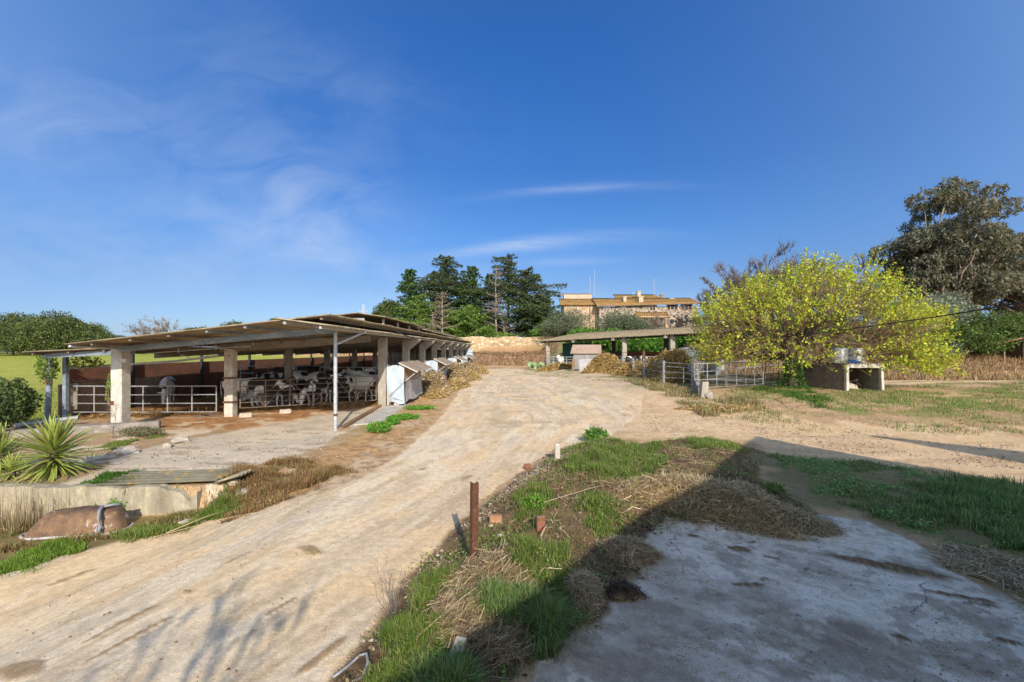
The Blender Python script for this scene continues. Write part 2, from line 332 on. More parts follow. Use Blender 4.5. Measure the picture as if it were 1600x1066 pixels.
# ================================================================== GROUND
W = world_done = None
def paint_ground():
    # polar tessellation: dense near the yard, coarse far away
    a1 = np.radians(np.arange(-56, 56.01, .17)); a2 = np.radians(np.arange(60, 300.1, 4))
    ang = np.concatenate([a1, a2]); na = len(ang)
    r = [1.2]
    while r[-1] < 3500:
        q = r[-1]; r.append(q * (1.0078 if q < 14 else 1.011 if q < 45 else 1.015 if q < 110 else 1.06))
    r = np.array(r); nr = len(r)
    R, T = np.meshgrid(r, ang, indexing='ij')
    X = (R * np.sin(T)).ravel(); Y = (R * np.cos(T)).ravel()
    X = np.append(X, 0.0); Y = np.append(Y, 0.0)
    Z = gz(X, Y)
    n1 = fbm(X * 1.3, Y * 1.3, 21, 5); n2 = fbm(X * .35, Y * .35, 31, 4); n3 = fbm(X * 6, Y * 6, 41, 4); n4 = fbm(X*.09, Y*.09, 51, 4)
    col = np.zeros((len(X), 3)); col[:] = (.40, .28, .17)
    kind = np.zeros(len(X), int)      # 0 ground 1 road 2 slab 3 apron 4 field 5 track
    soft = np.ones(len(X)); crack = np.zeros(len(X))
    def blend(mask, c):
        nonlocal col
        mask = np.clip(mask, 0, 1)[:, None]; c = np.asarray(c, float)
        col = col * (1 - mask) + c * mask
    def zone(poly, w=.1, amp=.5, n=None):
        sd = seg_sd(X, Y, poly); n_ = n1 if n is None else n
        e = sd + (n_ - .5) * amp * 2
        return ss(-w, w, e), sd
    # general dry weedy ground
    blend(ss(.4, .62, n1), (.46, .33, .20)); blend(ss(.5, .7, n2) * .7, (.30, .24, .13))
    farR = ss(2, 8, X) * ss(15, 20, Y)
    grassn = ss(.50, .60, n1 * .5 + n2 * .5)
    blend(farR * grassn * .9, (.14, .19, .045)); blend(farR * ss(.55, .68, n3) * .6, (.22, .16, .10))
    # left beyond: green field
    fm = ss(-18.7, -19.1, X + (n1 - .5) * .6) * ss(17.0, 18.5, Y - (X + 19) * .12 + (n1 - .5) * 2)
    blend(fm, (.27, .29, .055)); blend(fm * ss(.45, .65, n2) * .6, (.34, .33, .08)); blend(fm * ss(.5, .62, n3) * .35, (.20, .27, .03))
    blend(fm * ss(60, 95, Y) * .4, (.16, .26, .04))
    blend(ss(118, 130, Y) * ss(-30, -50, X), (.10, .13, .05))
    kind[fm > .5] = 4
    # plateau and banks
    pl = ss(86, 87, Y) * ss(-48, -40, X); blend(pl, (.16, .17, .06))
    bank = ss(77, 79, Y) * ss(85.9, 85.2, Y) * ss(9, 6, X) * ss(-45, -35, X)
    blend(bank, (.33, .18, .125)); blend(bank * ss(.45, .58, n1) * .7, (.42, .29, .21)); blend(bank * ss(.48, .6, n3) * .6, (.16, .11, .07)); blend(bank * ss(82.5, 84.5, Y) * .7, (.19, .13, .07))
    rb = ss(33.5, 36, Y + (n1 - .5) * 2) * ss(18, 22, X); blend(rb, (.27, .17, .11)); blend(rb * ss(.45, .6, n1) * .6, (.40, .24, .15)); blend(rb * ss(.55, .65, n3) * .5, (.16, .13, .07))
    blend(ss(64, 70, Y) * ss(7, 10, X) , (.09, .12, .035))
    # far-right double track through the field
    for off in (0, 1.3):
        yc = 25.5 + off * 1.6 + (X - 20) * .32
        blend(ss(1.0, .4, np.abs(Y - yc - 3) + (n1 - .5) * .5) * ss(15, 19, X) * .8, (.58, .45, .27))
    # dirt track to the right
    tr, sdt = zone(gpoly([(940,684),(975,655),(1000,625),(1040,622),(1110,642),(1200,655),(1300,666),(1500,674),(1700,684),(2600,720),(2600,1000),(1640,770),(1540,748),(1450,735),(1330,724),(1220,712),(1180,698),(1110,682),(1020,690)]), .6, 1.4)
    c = np.array((.50, .37, .23)); c = c * 1.08; blend(tr, c); blend(tr * ss(.45, .65, n1) * .6, (.60, .46, .31))
    st = fbm(X * .5, Y * 5, 61, 4); blend(tr * ss(.55, .68, st) * .45, (.36, .25, .15))
    kind[(tr > .5)] = 5
    # concrete apron in front of the barn
    ap, sda = zone(gpoly([(150,745),(178,716),(235,698),(300,684),(440,662),(520,638),(560,633),(604,628),(604,640),(560,668),(530,680),(500,700),(430,722),(340,738),(250,748)]), .08, .22)
    blend(ap, (.42, .375, .31)); blend(ap * ss(.42, .62, n1) * .7, (.52, .45, .36)); blend(ap * ss(.56, .7, fbm(X * 1.2, Y * 4, 71, 4)) * .6, (.20, .16, .12))
    kind[ap > .5] = 3; soft = np.where(ap > .5, .15, soft)
    # main concrete road
    road, sdr = zone([(-13, 4.5), (-10.5, 7.6)] + [tuple(P(*q)[:2]) for q in ((0,889),(120,864),(200,845),(270,826),(330,806),(400,792),(480,772),(560,748))] + gpoly([(615,718),(680,662),(700,638),(722,604),(742,584),(762,577),(800,576),(840,579),(930,588),(985,604),(1010,622),(1000,650),(950,684),(870,700),(815,735),(775,762),(740,796),(690,842),(645,890),(598,950),(562,1003),(515,1070),(470,1180),(300,1700),(-1500,1700)]), .07, .16)
    road = road * (1 - (1 - ss(10.5, 3.5, X + (n1 - .5) * 6)) * ss(13, 18, Y) * ss(50, 38, Y))
    cx = -.015 * np.clip(20 - Y, 0, 20) ** 2; u = X - cx
    s1 = fbm(u * 2.2, Y * .33, 81, 5); s2 = fbm(u * 7, Y * .8, 91, 4)
    blend(road, (.56, .465, .335)); blend(road * ss(.45, .62, s1) * .8, (.62, .535, .41)); blend(road * ss(.52, .7, 1 - s1) * .6, (.50, .40, .28))
    blend(road * ss(.56, .74, s2) * .5, (.34, .26, .175)); blend(road * ss(.60, .70, n1) * .55, (.60, .45, .27)); blend(road * ss(.66, .74, s1 * .6 + n3 * .4) * .5, (.58, .53, .47))
    blend(road * ss(.60, .68, n1 * .55 + n2 * .45) * ss(12, 18, Y) * .6, (.30, .24, .17))
    blend(road * ss(3.5, 8.5, X + (n1 - .5) * 4) * .85, (.48, .37, .25))
    s5 = fbm(u * 3.0, Y * 1.1, 141, 5); s6 = fbm(u * 1.6 + 40, Y * .5, 151, 5)
    blend(road * ss(.585, .615, s5) * .45, (.40, .30, .19)); blend(road * ss(.60, .63, s6) * .45, (.64, .48, .29)); blend(road * ss(.60, .625, 1 - s6) * .40, (.46, .41, .34))
    for uo in (-3.1, -1.5, -.2, 1.3): blend(road * np.exp(-((u - uo + (s1 - .5) * .5) / .11) ** 2) * ss(.40, .55, n1) * .35 * ss(26, 14, Y), (.42, .32, .21))
    kind[road > .5] = 1; soft = np.where(road > .5, .12, soft)
    # sandy spill between road and apron
    sp, _ = zone(gpoly([(420,735),(520,690),(600,665),(680,600),(735,578),(740,584),(700,625),(680,655),(612,712),(560,745),(480,770),(400,780)]), .2, .5)
    blend(sp * (1 - road * .5) * (1 - ap), (.44, .29, .15)); blend(sp * ss(.5, .65, n1) * .7 * (1 - ap), (.52, .42, .30)); blend(sp * ss(.5, .64, n3) * .6*(1-ap), (.22, .13, .07))
    # barn floor: bedding
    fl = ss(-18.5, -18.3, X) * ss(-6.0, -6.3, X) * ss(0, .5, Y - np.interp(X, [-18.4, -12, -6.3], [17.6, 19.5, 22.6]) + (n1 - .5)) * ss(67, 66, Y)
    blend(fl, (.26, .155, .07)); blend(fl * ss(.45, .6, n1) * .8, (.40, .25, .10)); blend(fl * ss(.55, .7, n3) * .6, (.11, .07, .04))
    # orange spoil strip in front of the pens
    sp2, _ = zone(gpoly([(120,662),(190,655),(340,652),(420,641),(590,628),(600,634),(520,645),(440,660),(300,682),(220,694),(120,700)]), .12, .5)
    blend(sp2 * .95, (.38, .21, .10)); blend(sp2 * ss(.46, .6, n3) * .6, (.20, .11, .055)); blend(sp2 * ss(.58, .66, n1), (.52, .42, .31))
    # leftover terrace in front, left
    tl = ss(-4.5, -6.5, X) * ss(9.2, 9.4, Y) * ss(16.5, 15.5, Y) * (1 - ap)
    blend(tl, (.36, .26, .165)); blend(tl * ss(.54, .62, n1), (.56, .48, .38)); blend(tl * ss(.5, .6, n2) * .6, (.17, .17, .07))
    lb = ss(-13, -15, X) * ss(11, 13, Y) * ss(18.5, 17, Y); blend(lb * .8, (.34, .27, .20))
    vg = ss(-5.8, -6.4, X) * ss(9.25, 9.0, Y) * (1 - road); blend(vg, (.20, .16, .07)); 
    # straw spill along the feed side
    hs = ss(.9, .2, np.abs(X + 4.95 - .15 * np.sin(Y * .7)) + (n1 - .5) * .9) * ss(24, 28, Y) * ss(68, 64, Y); blend(hs, (.56, .37, .14)); blend(hs * ss(.5, .62, n3) * .6, (.34, .2, .08))
    # mound
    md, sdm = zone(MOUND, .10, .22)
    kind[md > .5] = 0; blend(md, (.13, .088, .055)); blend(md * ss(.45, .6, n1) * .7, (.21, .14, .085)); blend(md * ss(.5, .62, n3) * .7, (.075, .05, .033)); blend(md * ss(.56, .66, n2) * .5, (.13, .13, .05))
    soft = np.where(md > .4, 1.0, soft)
    # grass patch right of the mound, in the building's shade
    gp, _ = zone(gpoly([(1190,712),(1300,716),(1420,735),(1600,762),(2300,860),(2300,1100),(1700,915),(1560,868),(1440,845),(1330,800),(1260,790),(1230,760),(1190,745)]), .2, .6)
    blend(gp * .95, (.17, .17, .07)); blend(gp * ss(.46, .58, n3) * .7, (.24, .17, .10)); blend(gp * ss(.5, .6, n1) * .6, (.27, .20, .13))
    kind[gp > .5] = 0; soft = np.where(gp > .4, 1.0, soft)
    # grey slab
    sl, sds = zone(gpoly([(790,1150),(812,1070),(850,1012),(945,962),(990,900),(1012,850),(1042,812),(1150,825),(1262,832),(1285,806),(1350,815),(1440,850),(1490,893),(1540,918),(1640,952),(2200,1090),(2600,1700),(600,1700)]), .05, .14)
    v = X * .82 - Y * .57; w_ = X * .57 + Y * .82
    s3 = fbm(v * .35, w_ * 2.4, 101, 5); s4 = fbm(v * 1.2, w_ * 9, 111, 4)
    blend(sl, (.42, .375, .32)); blend(sl * ss(.42, .62, s3) * .85, (.53, .48, .42)); blend(sl * ss(.50, .66, 1 - s3) * .85, (.30, .245, .195)); blend(sl * ss(.55, .7, s4) * .5, (.20, .16, .12))
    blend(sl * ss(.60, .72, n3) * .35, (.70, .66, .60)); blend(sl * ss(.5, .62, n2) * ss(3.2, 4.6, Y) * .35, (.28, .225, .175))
    s7 = fbm(v * 1.1 + 9, w_ * 3.2, 161, 5); s8 = fbm(X * 3.5, Y * 3.5, 171, 5)
    blend(sl * ss(.555, .585, s7) * .38, (.24, .20, .155)); blend(sl * ss(.58, .61, 1 - s7) * .5, (.56, .51, .45)); blend(sl * ss(.60, .63, s8) * .5, (.19, .15, .115)); blend(sl * ss(.615, .64, 1 - s8) * .5, (.60, .56, .51))
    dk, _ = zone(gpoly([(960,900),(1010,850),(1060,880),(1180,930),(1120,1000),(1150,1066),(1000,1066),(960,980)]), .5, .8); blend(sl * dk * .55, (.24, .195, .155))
    for (px, py, rx, ry, rot) in ((1385, 885, .62, .13, -.42), (1495, 932, .34, .05, -.3), (1085, 838, .10, .045, -.2), (1155, 858, .17, .09, -.3), (1205, 872, .1, .03, -.4), (1170, 914, .18, .035, 0), (1410, 998, .09, .045, -.5), (1575, 1003, .09, .04, -.5), (1175, 848, .06, .03, 0), (1000, 905, .06, .04, 0), (1530, 945,.15,.04,-.3), (1195,905,.05,.025,0),(1260,890,.04,.02,.3)):
        x0, y0 = G0(px, py); dx = X - x0; dy = Y - y0; c_, s_ = math.cos(rot * 1.3), math.sin(rot * 1.3)
        e = ((dx * c_ + dy * s_) / rx) ** 2 + ((-dx * s_ + dy * c_) / ry) ** 2
        mk = ss(1.35, .75, e + (n3 - .5) * 1.6) * sl; blend(mk, (.12, .08, .05)); blend(mk * ss(.5, .6, fbm(X * 30, Y * 30, 3, 3)) * .7, (.24, .16, .09)); Z[:] = Z + mk * .012
    for (px, py, rx, ry) in ((485, 871, .22, .10), (293, 932, .06, .035), (440, 962, .22, .03), (190, 975, .35, .05), (110, 860, .3, .05), (500,1045,.3,.05), (370,880,.2,.03), (730, 754,.25,.08), (660,740,.2,.06),(30,1035,.35,.12),(200,1010,.4,.04)):
        x0, y0 = G0(px, py, -.1); dx = X - x0; dy = Y - y0; dx, dy = dx * .91 - dy * .41, dx * .41 + dy * .91
        e = (dx / ry) ** 2 + (dy / rx) ** 2 if rx > 3 * ry else (dx / rx) ** 2 + (dy / ry) ** 2
        mk = ss(1.4, .6, e + (n3 - .5) * 1.8) * road; blend(mk * .85, (.26, .18, .10)); Z[:] = Z + mk * .01
    crack = sl
    kind[(sl > .5)] = 2; soft = np.where(sl > .5, .15, soft)
    # rut / scatter darkening everywhere
    blend(.12 * ss(.6, .8, n3), (.08, .06, .04))
    col = np.clip(col * np.array([1.50, 1.39, 1.23]), 0, .92)
    # small relief
    Z = Z + soft * (fbm(X * 3.1, Y * 3.1, 131, 4) - .5) * .05 * ss(300, 60, np.hypot(X, Y)) + ap * 0
    c0 = (nr * na)
    V = np.stack([X, Y, Z], 1)
    i, j = np.meshgrid(np.arange(nr - 1), np.arange(na), indexing='ij'); j2 = (j + 1) % na
    Q = np.stack([i * na + j, i * na + j2, (i + 1) * na + j2, (i + 1) * na + j], -1).reshape(-1, 4)[:, ::-1]
    Tj = np.arange(na); TR = np.stack([np.full(na, c0), Tj, (Tj + 1) % na], 1)[:, ::-1]
    qk = kind[Q]; fk = np.max(np.where(True, qk, 0), axis=1); fk = qk[:, 0]
    names = {0: 'ground', 1: 'road', 2: 'concrete_slab', 3: 'barn_apron', 4: 'field', 5: 'dirt_track'}
    lab = {0: 'bare weedy ground of the farmyard and slopes around it', 1: 'broad sandy concrete farm road running up to the stone wall',
           2: 'streaked grey concrete slab in the shade at the lower right', 3: 'stained grey concrete apron in front of the cattle barn',
           4: 'bright green grass field behind the cattle barn', 5: 'sandy dirt track branching off to the right'}
    cats = {0: 'ground', 1: 'road', 2: 'pavement', 3: 'pavement', 4: 'field', 5: 'track'}
    gm = ground_mat()
    for k, nm in names.items():
        q = Q[fk == k]; t = TR if k == (1 if False else 0) else TR[:0]
        idx = np.unique(np.concatenate([q.ravel(), t.ravel()])); mp = np.full(len(X), -1, np.int64); mp[idx] = np.arange(len(idx))
        flat = np.concatenate([mp[q].ravel(), mp[t].ravel()]); cnt = np.concatenate([np.full(len(q), 4), np.full(len(t), 3)])
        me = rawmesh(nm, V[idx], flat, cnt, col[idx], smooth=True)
        at = me.attributes.new('soft', 'FLOAT', 'POINT'); at.data.foreach_set('value', soft[idx].astype(np.float32))
        at = me.attributes.new('crack', 'FLOAT', 'POINT'); at.data.foreach_set('value', crack[idx].astype(np.float32))
        o = link(nm, me, gm); tag(o, lab[k], cats[k], kind='structure')
def ground_mat():
    m, nt, b, o = nodes('yard_ground'); co = coords(nt, 'Object')
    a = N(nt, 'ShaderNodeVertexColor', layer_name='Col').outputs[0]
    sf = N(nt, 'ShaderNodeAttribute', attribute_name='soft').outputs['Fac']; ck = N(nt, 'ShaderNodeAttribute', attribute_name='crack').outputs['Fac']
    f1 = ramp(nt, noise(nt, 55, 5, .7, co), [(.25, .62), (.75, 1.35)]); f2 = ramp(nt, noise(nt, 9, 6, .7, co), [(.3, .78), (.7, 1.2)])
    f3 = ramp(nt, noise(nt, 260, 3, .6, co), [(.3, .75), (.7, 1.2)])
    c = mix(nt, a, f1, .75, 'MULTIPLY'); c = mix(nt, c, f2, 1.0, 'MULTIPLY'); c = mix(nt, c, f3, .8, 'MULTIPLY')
    peb = N(nt, 'ShaderNodeTexVoronoi'); peb.inputs['Scale'].default_value = 26; nt.links.new(co, peb.inputs[0])
    pm = ramp(nt, peb.outputs['Distance'], [(.10, 1), (.16, 0)]); sel = ramp(nt, noise(nt, 5, 4, .7, co), [(.52, 0), (.62, .8)])
    mm = mix(nt, pm, sel, 1.0, 'MULTIPLY'); c = mix(nt, c, (.30, .20, .12), mm)
    # cracks in the old slab
    mp = N(nt, 'ShaderNodeVectorMath', operation='ADD'); nz = N(nt, 'ShaderNodeTexNoise'); nz.inputs['Scale'].default_value = 2.2; nz.inputs['Detail'].default_value = 6; nt.links.new(co, nz.inputs[0])
    sc = N(nt, 'ShaderNodeVectorMath', operation='SCALE'); sc.inputs['Scale'].default_value = .5; nt.links.new(nz.outputs['Color'], sc.inputs[0]); nt.links.new(co, mp.inputs[0]); nt.links.new(sc.outputs[0], mp.inputs[1])
    vr = N(nt, 'ShaderNodeTexVoronoi', feature='DISTANCE_TO_EDGE'); vr.inputs['Scale'].default_value = .30; nt.links.new(mp.outputs[0], vr.inputs[0])
    cr = ramp(nt, vr.outputs['Distance'], [(.0012, .8), (.0035, 0)]); cr = mix(nt, cr, ramp(nt, noise(nt, 1.1, 3, .5, co), [(.50, 0), (.58, 1)]), 1.0, 'MULTIPLY')
    crm = N(nt, 'ShaderNodeMath', operation='MULTIPLY'); nt.links.new(cr, crm.inputs[0]); nt.links.new(ck, crm.inputs[1])
    c = mix(nt, c, (.05, .045, .04), crm.outputs[0])
    pit = ramp(nt, noise(nt, 95, 6, .85, co), [(.34, .72), (.5, 1.08), (.66, 1.38)]); pm2 = mix(nt, (1, 1, 1), pit, ck); c = mix(nt, c, pm2, 1.0, 'MULTIPLY')
    nt.links.new(c, b.inputs['Base Color']); b.inputs['Roughness'].default_value = .93; b.inputs['Specular IOR Level'].default_value = .15
    h = N(nt, 'ShaderNodeMath', operation='MULTIPLY_ADD'); nt.links.new(noise(nt, 28, 8, .75, co), h.inputs[0]); 
    ms = N(nt, 'ShaderNodeMath', operation='MULTIPLY_ADD'); nt.links.new(sf, ms.inputs[0]); ms.inputs[1].default_value = 1.0; ms.inputs[2].default_value = .22
    nt.links.new(ms.outputs[0], h.inputs[1]); h.inputs[2].default_value = 0
    bump(nt, b, h.outputs[0], .7, .05)
    return m
paint_ground()
# distant blue hill
def hill(name, x0, x1, Y, hgt, colr, label, seed):
    n = 80; xs = np.linspace(x0, x1, n); V = []; Fc = []
    t = (xs - x0) / (x1 - x0)
    top = hgt * np.sin(np.pi * np.clip(t, 0, 1)) ** .7 * (.75 + .5 * fbm(t * 5, t * 0, seed, 4)) - 10
    for k, (yy, f) in enumerate(((0, 0), (80, .35), (200, .75), (330, 1.0), (600, .6))):
        for i in range(n): V.append((xs[i] * (1 + yy / Y), Y + yy, max(-12, top[i] * f + (8 * (fbm(xs[i] / 40, yy / 40, seed + 3, 3)) - 4) * f)))
    for k in range(4):
        for i in range(n - 1): Fc.append((k * n + i, k * n + i + 1, (k + 1) * n + i + 1, (k + 1) * n + i))
    me = bpy.data.meshes.new(name); me.from_pydata(V, [], Fc); me.polygons.foreach_set('use_smooth', [True] * len(Fc))
    m, nt, b, o = nodes(name + '_cover'); co = coords(nt)
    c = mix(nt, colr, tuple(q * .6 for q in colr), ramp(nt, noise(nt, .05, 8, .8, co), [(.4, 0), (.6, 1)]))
    nt.links.new(c, b.inputs['Base Color']); b.inputs['Roughness'].default_value = 1; b.inputs['Specular IOR Level'].default_value = 0
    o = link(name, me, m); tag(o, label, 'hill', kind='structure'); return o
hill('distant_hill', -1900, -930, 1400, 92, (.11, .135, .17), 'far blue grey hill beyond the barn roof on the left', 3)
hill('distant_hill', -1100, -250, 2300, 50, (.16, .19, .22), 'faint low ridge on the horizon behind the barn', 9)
# ================================================================== STRUCTURES
def corrugated(name, p00, p10, p01, p11, mat, parent, wl=.177, amp=.026, th=.012, axis='v'):
    """sheet roof: p00->p10 is the slope, p00->p01 the run; waves repeat along the run"""
    p00, p10, p01, p11 = [np.array(p, float) for p in (p00, p10, p01, p11)]
    L = np.linalg.norm(p01 - p00); n = int(L / wl * 6) + 1; t = np.linspace(0, 1, n)[:, None]
    A_ = p00 + (p01 - p00) * t; B_ = p10 + (p11 - p10) * t
    wv = np.sin(np.linspace(0, L / wl * 2 * math.pi, n)) * amp
    sag = (fbm(np.linspace(0, L / 2.4, n), np.zeros(n), 3, 3) - .5) * .09
    V = []
    ns = 4
    for k in range(ns + 1):
        q = A_ + (B_ - A_) * k / ns; top = q.copy(); top[:, 2] += wv + sag + th; V.append(top)
    for k in range(ns + 1):
        q = A_ + (B_ - A_) * k / ns; bt = q.copy(); bt[:, 2] += wv + sag - th; V.append(bt)
    V = np.concatenate(V); idx = lambda layer, k, i: layer * (ns + 1) * n + k * n + i
    i = np.arange(n - 1); Q = []
    for k in range(ns):
        Q.append(np.stack([idx(0, k, i), idx(0, k + 1, i), idx(0, k + 1, i + 1), idx(0, k, i + 1)], 1))
        Q.append(np.stack([idx(1, k, i), idx(1, k, i + 1), idx(1, k + 1, i + 1), idx(1, k + 1, i)], 1))
    Q.append(np.stack([idx(0, 0, i), idx(0, 0, i + 1), idx(1, 0, i + 1), idx(1, 0, i)], 1))
    Q.append(np.stack([idx(0, ns, i), idx(1, ns, i), idx(1, ns, i + 1), idx(0, ns, i + 1)], 1))
    for e in (0, n - 1):
        for k in range(ns): Q.append(np.array([[idx(0, k, e), idx(1, k, e), idx(1, k + 1, e), idx(0, k + 1, e)]]))
    Q = np.concatenate(Q); me = rawmesh(name, V, Q.ravel(), np.full(len(Q), 4)); return link(name, me, mat, parent)
def pillar(parent, x, y, h, w, mat, name='pillar', z0=None, corbel=False, d=None):
    z0 = gh(x, y) - .1 if z0 is None else z0; d = d or w; b = MB()
    b.box((x, y, (z0 + h) / 2), (w, d, h - z0))
    if corbel: b.prism([(x + w / 2, y - d / 2 + .02, h), (x + w / 2 + .75, y - d / 2 + .02, h), (x + w / 2, y - d / 2 + .02, h - .65)], (0, 0, 0), (0, d - .04, 0))
    return b.build(name, mat, parent, bevel=.018)
barn = empty('cattle_barn', (-12, 16, 0), 0, 'long low open cattle barn with lichened corrugated roofs and concrete pillars', 'barn')
BO = Vector((-12, 16, 0))
def bl(o): o.location = -BO; return o
# roofs
rz = lambda x: 3.03 + (x + 13.9) * .112
bl(corrugated('roof_sheet', (-14.2, 14.4, rz(-14.2)), (-5.75, 14.4, rz(-5.75)), (-14.2, 66, rz(-14.2)), (-5.75, 66, rz(-5.75)), M['fibro'], barn))
bl(corrugated('roof_sheet', (-17.9, 16.6, 2.74), (-13.9, 16.6, 2.93), (-17.9, 66, 2.74), (-13.9, 66, 2.93), M['fibro'], barn))
bl(corrugated('roof_sheet', (-7.3, 13.9, 3.80), (-5.55, 13.9, 3.57), (-7.3, 66.4, 3.80), (-5.55, 66.4, 3.57), M['fibropale'], barn))
bl(corrugated('roof_sheet', (-10.5, 23.4, 4.44), (-7.9, 23.4, 4.74), (-10.5, 62, 4.44), (-7.9, 62, 4.74), M['fibro'], barn))
bl(corrugated('roof_sheet', (-7.95, 23.3, 4.72), (-6.5, 23.3, 4.52), (-7.95, 34, 4.72), (-6.5, 34, 4.52), M['fibro'], barn))
bl(corrugated('roof_sheet', (-7.9, 33.6, 4.60), (-6.4, 33.6, 4.32), (-7.9, 64, 4.50), (-6.4, 64, 4.22), M['fibropale'], barn))
b = MB(); b.box((-9.0, 23.6, 4.2), (2.7, .06, .5)); bl(b.build('gable_panel', M['tarpgrey'], barn))
for y in np.arange(23.9, 62, 3.0):
    b = MB(); b.bar((-6.75, y, 3.9), (-6.75, y, 4.42), .1); b.bar((-6.75, y, 3.95), (-9.6, y, 4.5), .05); bl(b.build('clerestory_strut', M['concrete'], barn))
# beams & purlins
b = MB(); b.bar((-13.75, 16.0, 2.83), (-6.15, 15.75, 3.50), .09, .20); bl(b.build('front_beam', M['galvblue'], barn))
b = MB(); b.bar((-13.9, 16.75, 2.74), (-17.6, 17.1, 2.58), .09, .17); bl(b.build('side_beam', M['galvblue'], barn))
b = MB(); b.tube([(-14.0, 16.1, 2.86), (-14.05, 14.45, 2.93)], .05); bl(b.build('outrigger_pipe', M['galv'], barn))
b = MB(); b.bar((-12.3, 19.2, 2.86), (-6.3, 20.2, 3.30), .16, .30); bl(b.build('tie_beam', M['block'], barn))
b = MB(); b.bar((-18.2, 18.6, 2.05), (-14.0, 18.9, 2.33), .10, .09); b.bar((-14.0, 18.9, 2.33), (-12.2, 18.9, 2.55), .10, .09); bl(b.build('rail_beam', M['galv'], barn))
b = MB(); b.tube([(-6.15, 15.95, 3.0), (-5.6, 17.4, 3.5)], .04); bl(b.build('brace', M['galv'], barn))
for x in np.arange(-13.4, -5.9, 1.22):
    b = MB(); b.box((x, 40.2, rz(x) - .085), (.075, 51.4, .11)); bl(b.build('purlin', M['galvblue'] if int(x * 3) % 2 else M['greywood'], barn))
for x in (-17.6, -16.3, -15.0):
    b = MB(); b.box((x, 41.2, 2.67 + (x + 17.6) * .047), (.075, 49.0, .10)); bl(b.build('purlin', M['greywood'], barn))
for x in (-7.0, -5.9):
    b = MB(); b.box((x, 40.2, 3.64 - (x + 7) * .13), (.07, 52.4, .09)); bl(b.build('purlin', M['galv'], barn))
for y in np.arange(22.7, 66, 4.9):
    b = MB(); b.bar((-17.8, y, 2.50), (-12.0, y, 2.86), .14, .22); b.bar((-12, y, 2.86), (-6.5, y, 3.44), .14, .26); bl(b.build('rafter', M['block'], barn))
# pillars
bl(pillar(barn, -14.06, 16.35, 2.96, .40, M['limewash'], z0=-.3))
for i in range(9): bl(pillar(barn, -6.45 + .02 * i, 22.7 + 4.9 * i, 3.44, .40, M['concrete'], z0=-.2, corbel=i > 0, d=.36))
for i in range(10): bl(pillar(barn, -11.9 + .05 * i, 19.25 + 4.9 * i, 2.85, .36 if i == 0 else .32, M['limewash'] if i == 0 else M['concrete'], z0=-.2))
for i in range(10): bl(pillar(barn, -18.35, 22 + 4.9 * i, 2.62, .14, M['darksteel'], name='post', z0=-.2))
b = MB(); b.tube([(-6.15, 15.85, -.2), (-6.15, 15.85, 3.62)], .062, 14); o = b.build('steel_post', M['galv'], barn, smooth=False); bl(o)
b = MB(); b.tube([(-6.15, 15.85, .5), (-6.15, 15.85, .58)], .07, 14); bl(b.build('post_clamp', M['rust'], barn))
b = MB(); b.tube([(-18.45, 18.05, -.2), (-18.30, 18.05, 2.62)], .10, 14); bl(b.build('steel_post', M['galvblue'], barn))
b = MB(); b.box((-17.95, 18.3, 1.2), (.14, .14, 2.7)); bl(b.build('steel_post', M['galvblue'], barn))
for z_ in (1.62, .62):
    b = MB(); b.box((-11.9, 19.04, z_), (.42, .05, .07)); b.box((-11.70, 19.26, z_), (.05, .5, .05)); bl(b.build('gate_bracket', M['rust'], barn))
b = MB(); b.box((-13.79, 16.2, 2.42), (.20, .16, .16)); bl(b.build('lamp_box', M['whitepaint'], barn, bevel=.02))
b = MB(); b.box((-14.18, 16.13, .92), (.10, .03, .14)); bl(b.build('rusty_plate', M['rust'], barn))
# walls
b = MB(); b.box((-18.55, 43, .95), (.15, 48, 2.3)); bl(b.build('brick_wall', M['brick'], barn))
b = MB(); b.box((-18.44, 21.2, .72), (.05, 5.4, 1.35)); bl(b.build('board_panel', M['plank'], barn))
b = MB(); b.bar((-18.40, 19.2, 1.45), (-18.40, 22.4, 1.43), .05); b.bar((-18.39, 19.1, .3), (-18.39, 19.1, 1.4), .35, .04); bl(b.build('board_panel', M['block'], barn))
b = MB(); b.box((-12.2, 66.1, 1.4), (12.6, .2, 3.0)); bl(b.build('end_wall', M['block'], barn))
b = MB(); b.box((-12.05, 44, .25), (.18, 44, .7)); bl(b.build('manger_wall', M['block'], barn))
# hanging bits under the roof
b = MB()
for (x, y, z, l) in ((-12.6, 17.2, 2.86, .18), (-11.2, 17.2, 3.0, .2), (-9.9, 17.4, 3.1, .14)): b.bar((x, y, z), (x, y, z - l), .03)
b.tube([(-12.6, 17.3, 2.62), (-12.2, 17.3, 2.48), (-11.8, 17.3, 2.5), (-11.5, 17.3, 2.62)], .015, 6); b.tube([(-14, 17.2, 2.66), (-10, 17.4, 2.95)], .025, 6)
bl(b.build('conduit', M['galv'], barn))
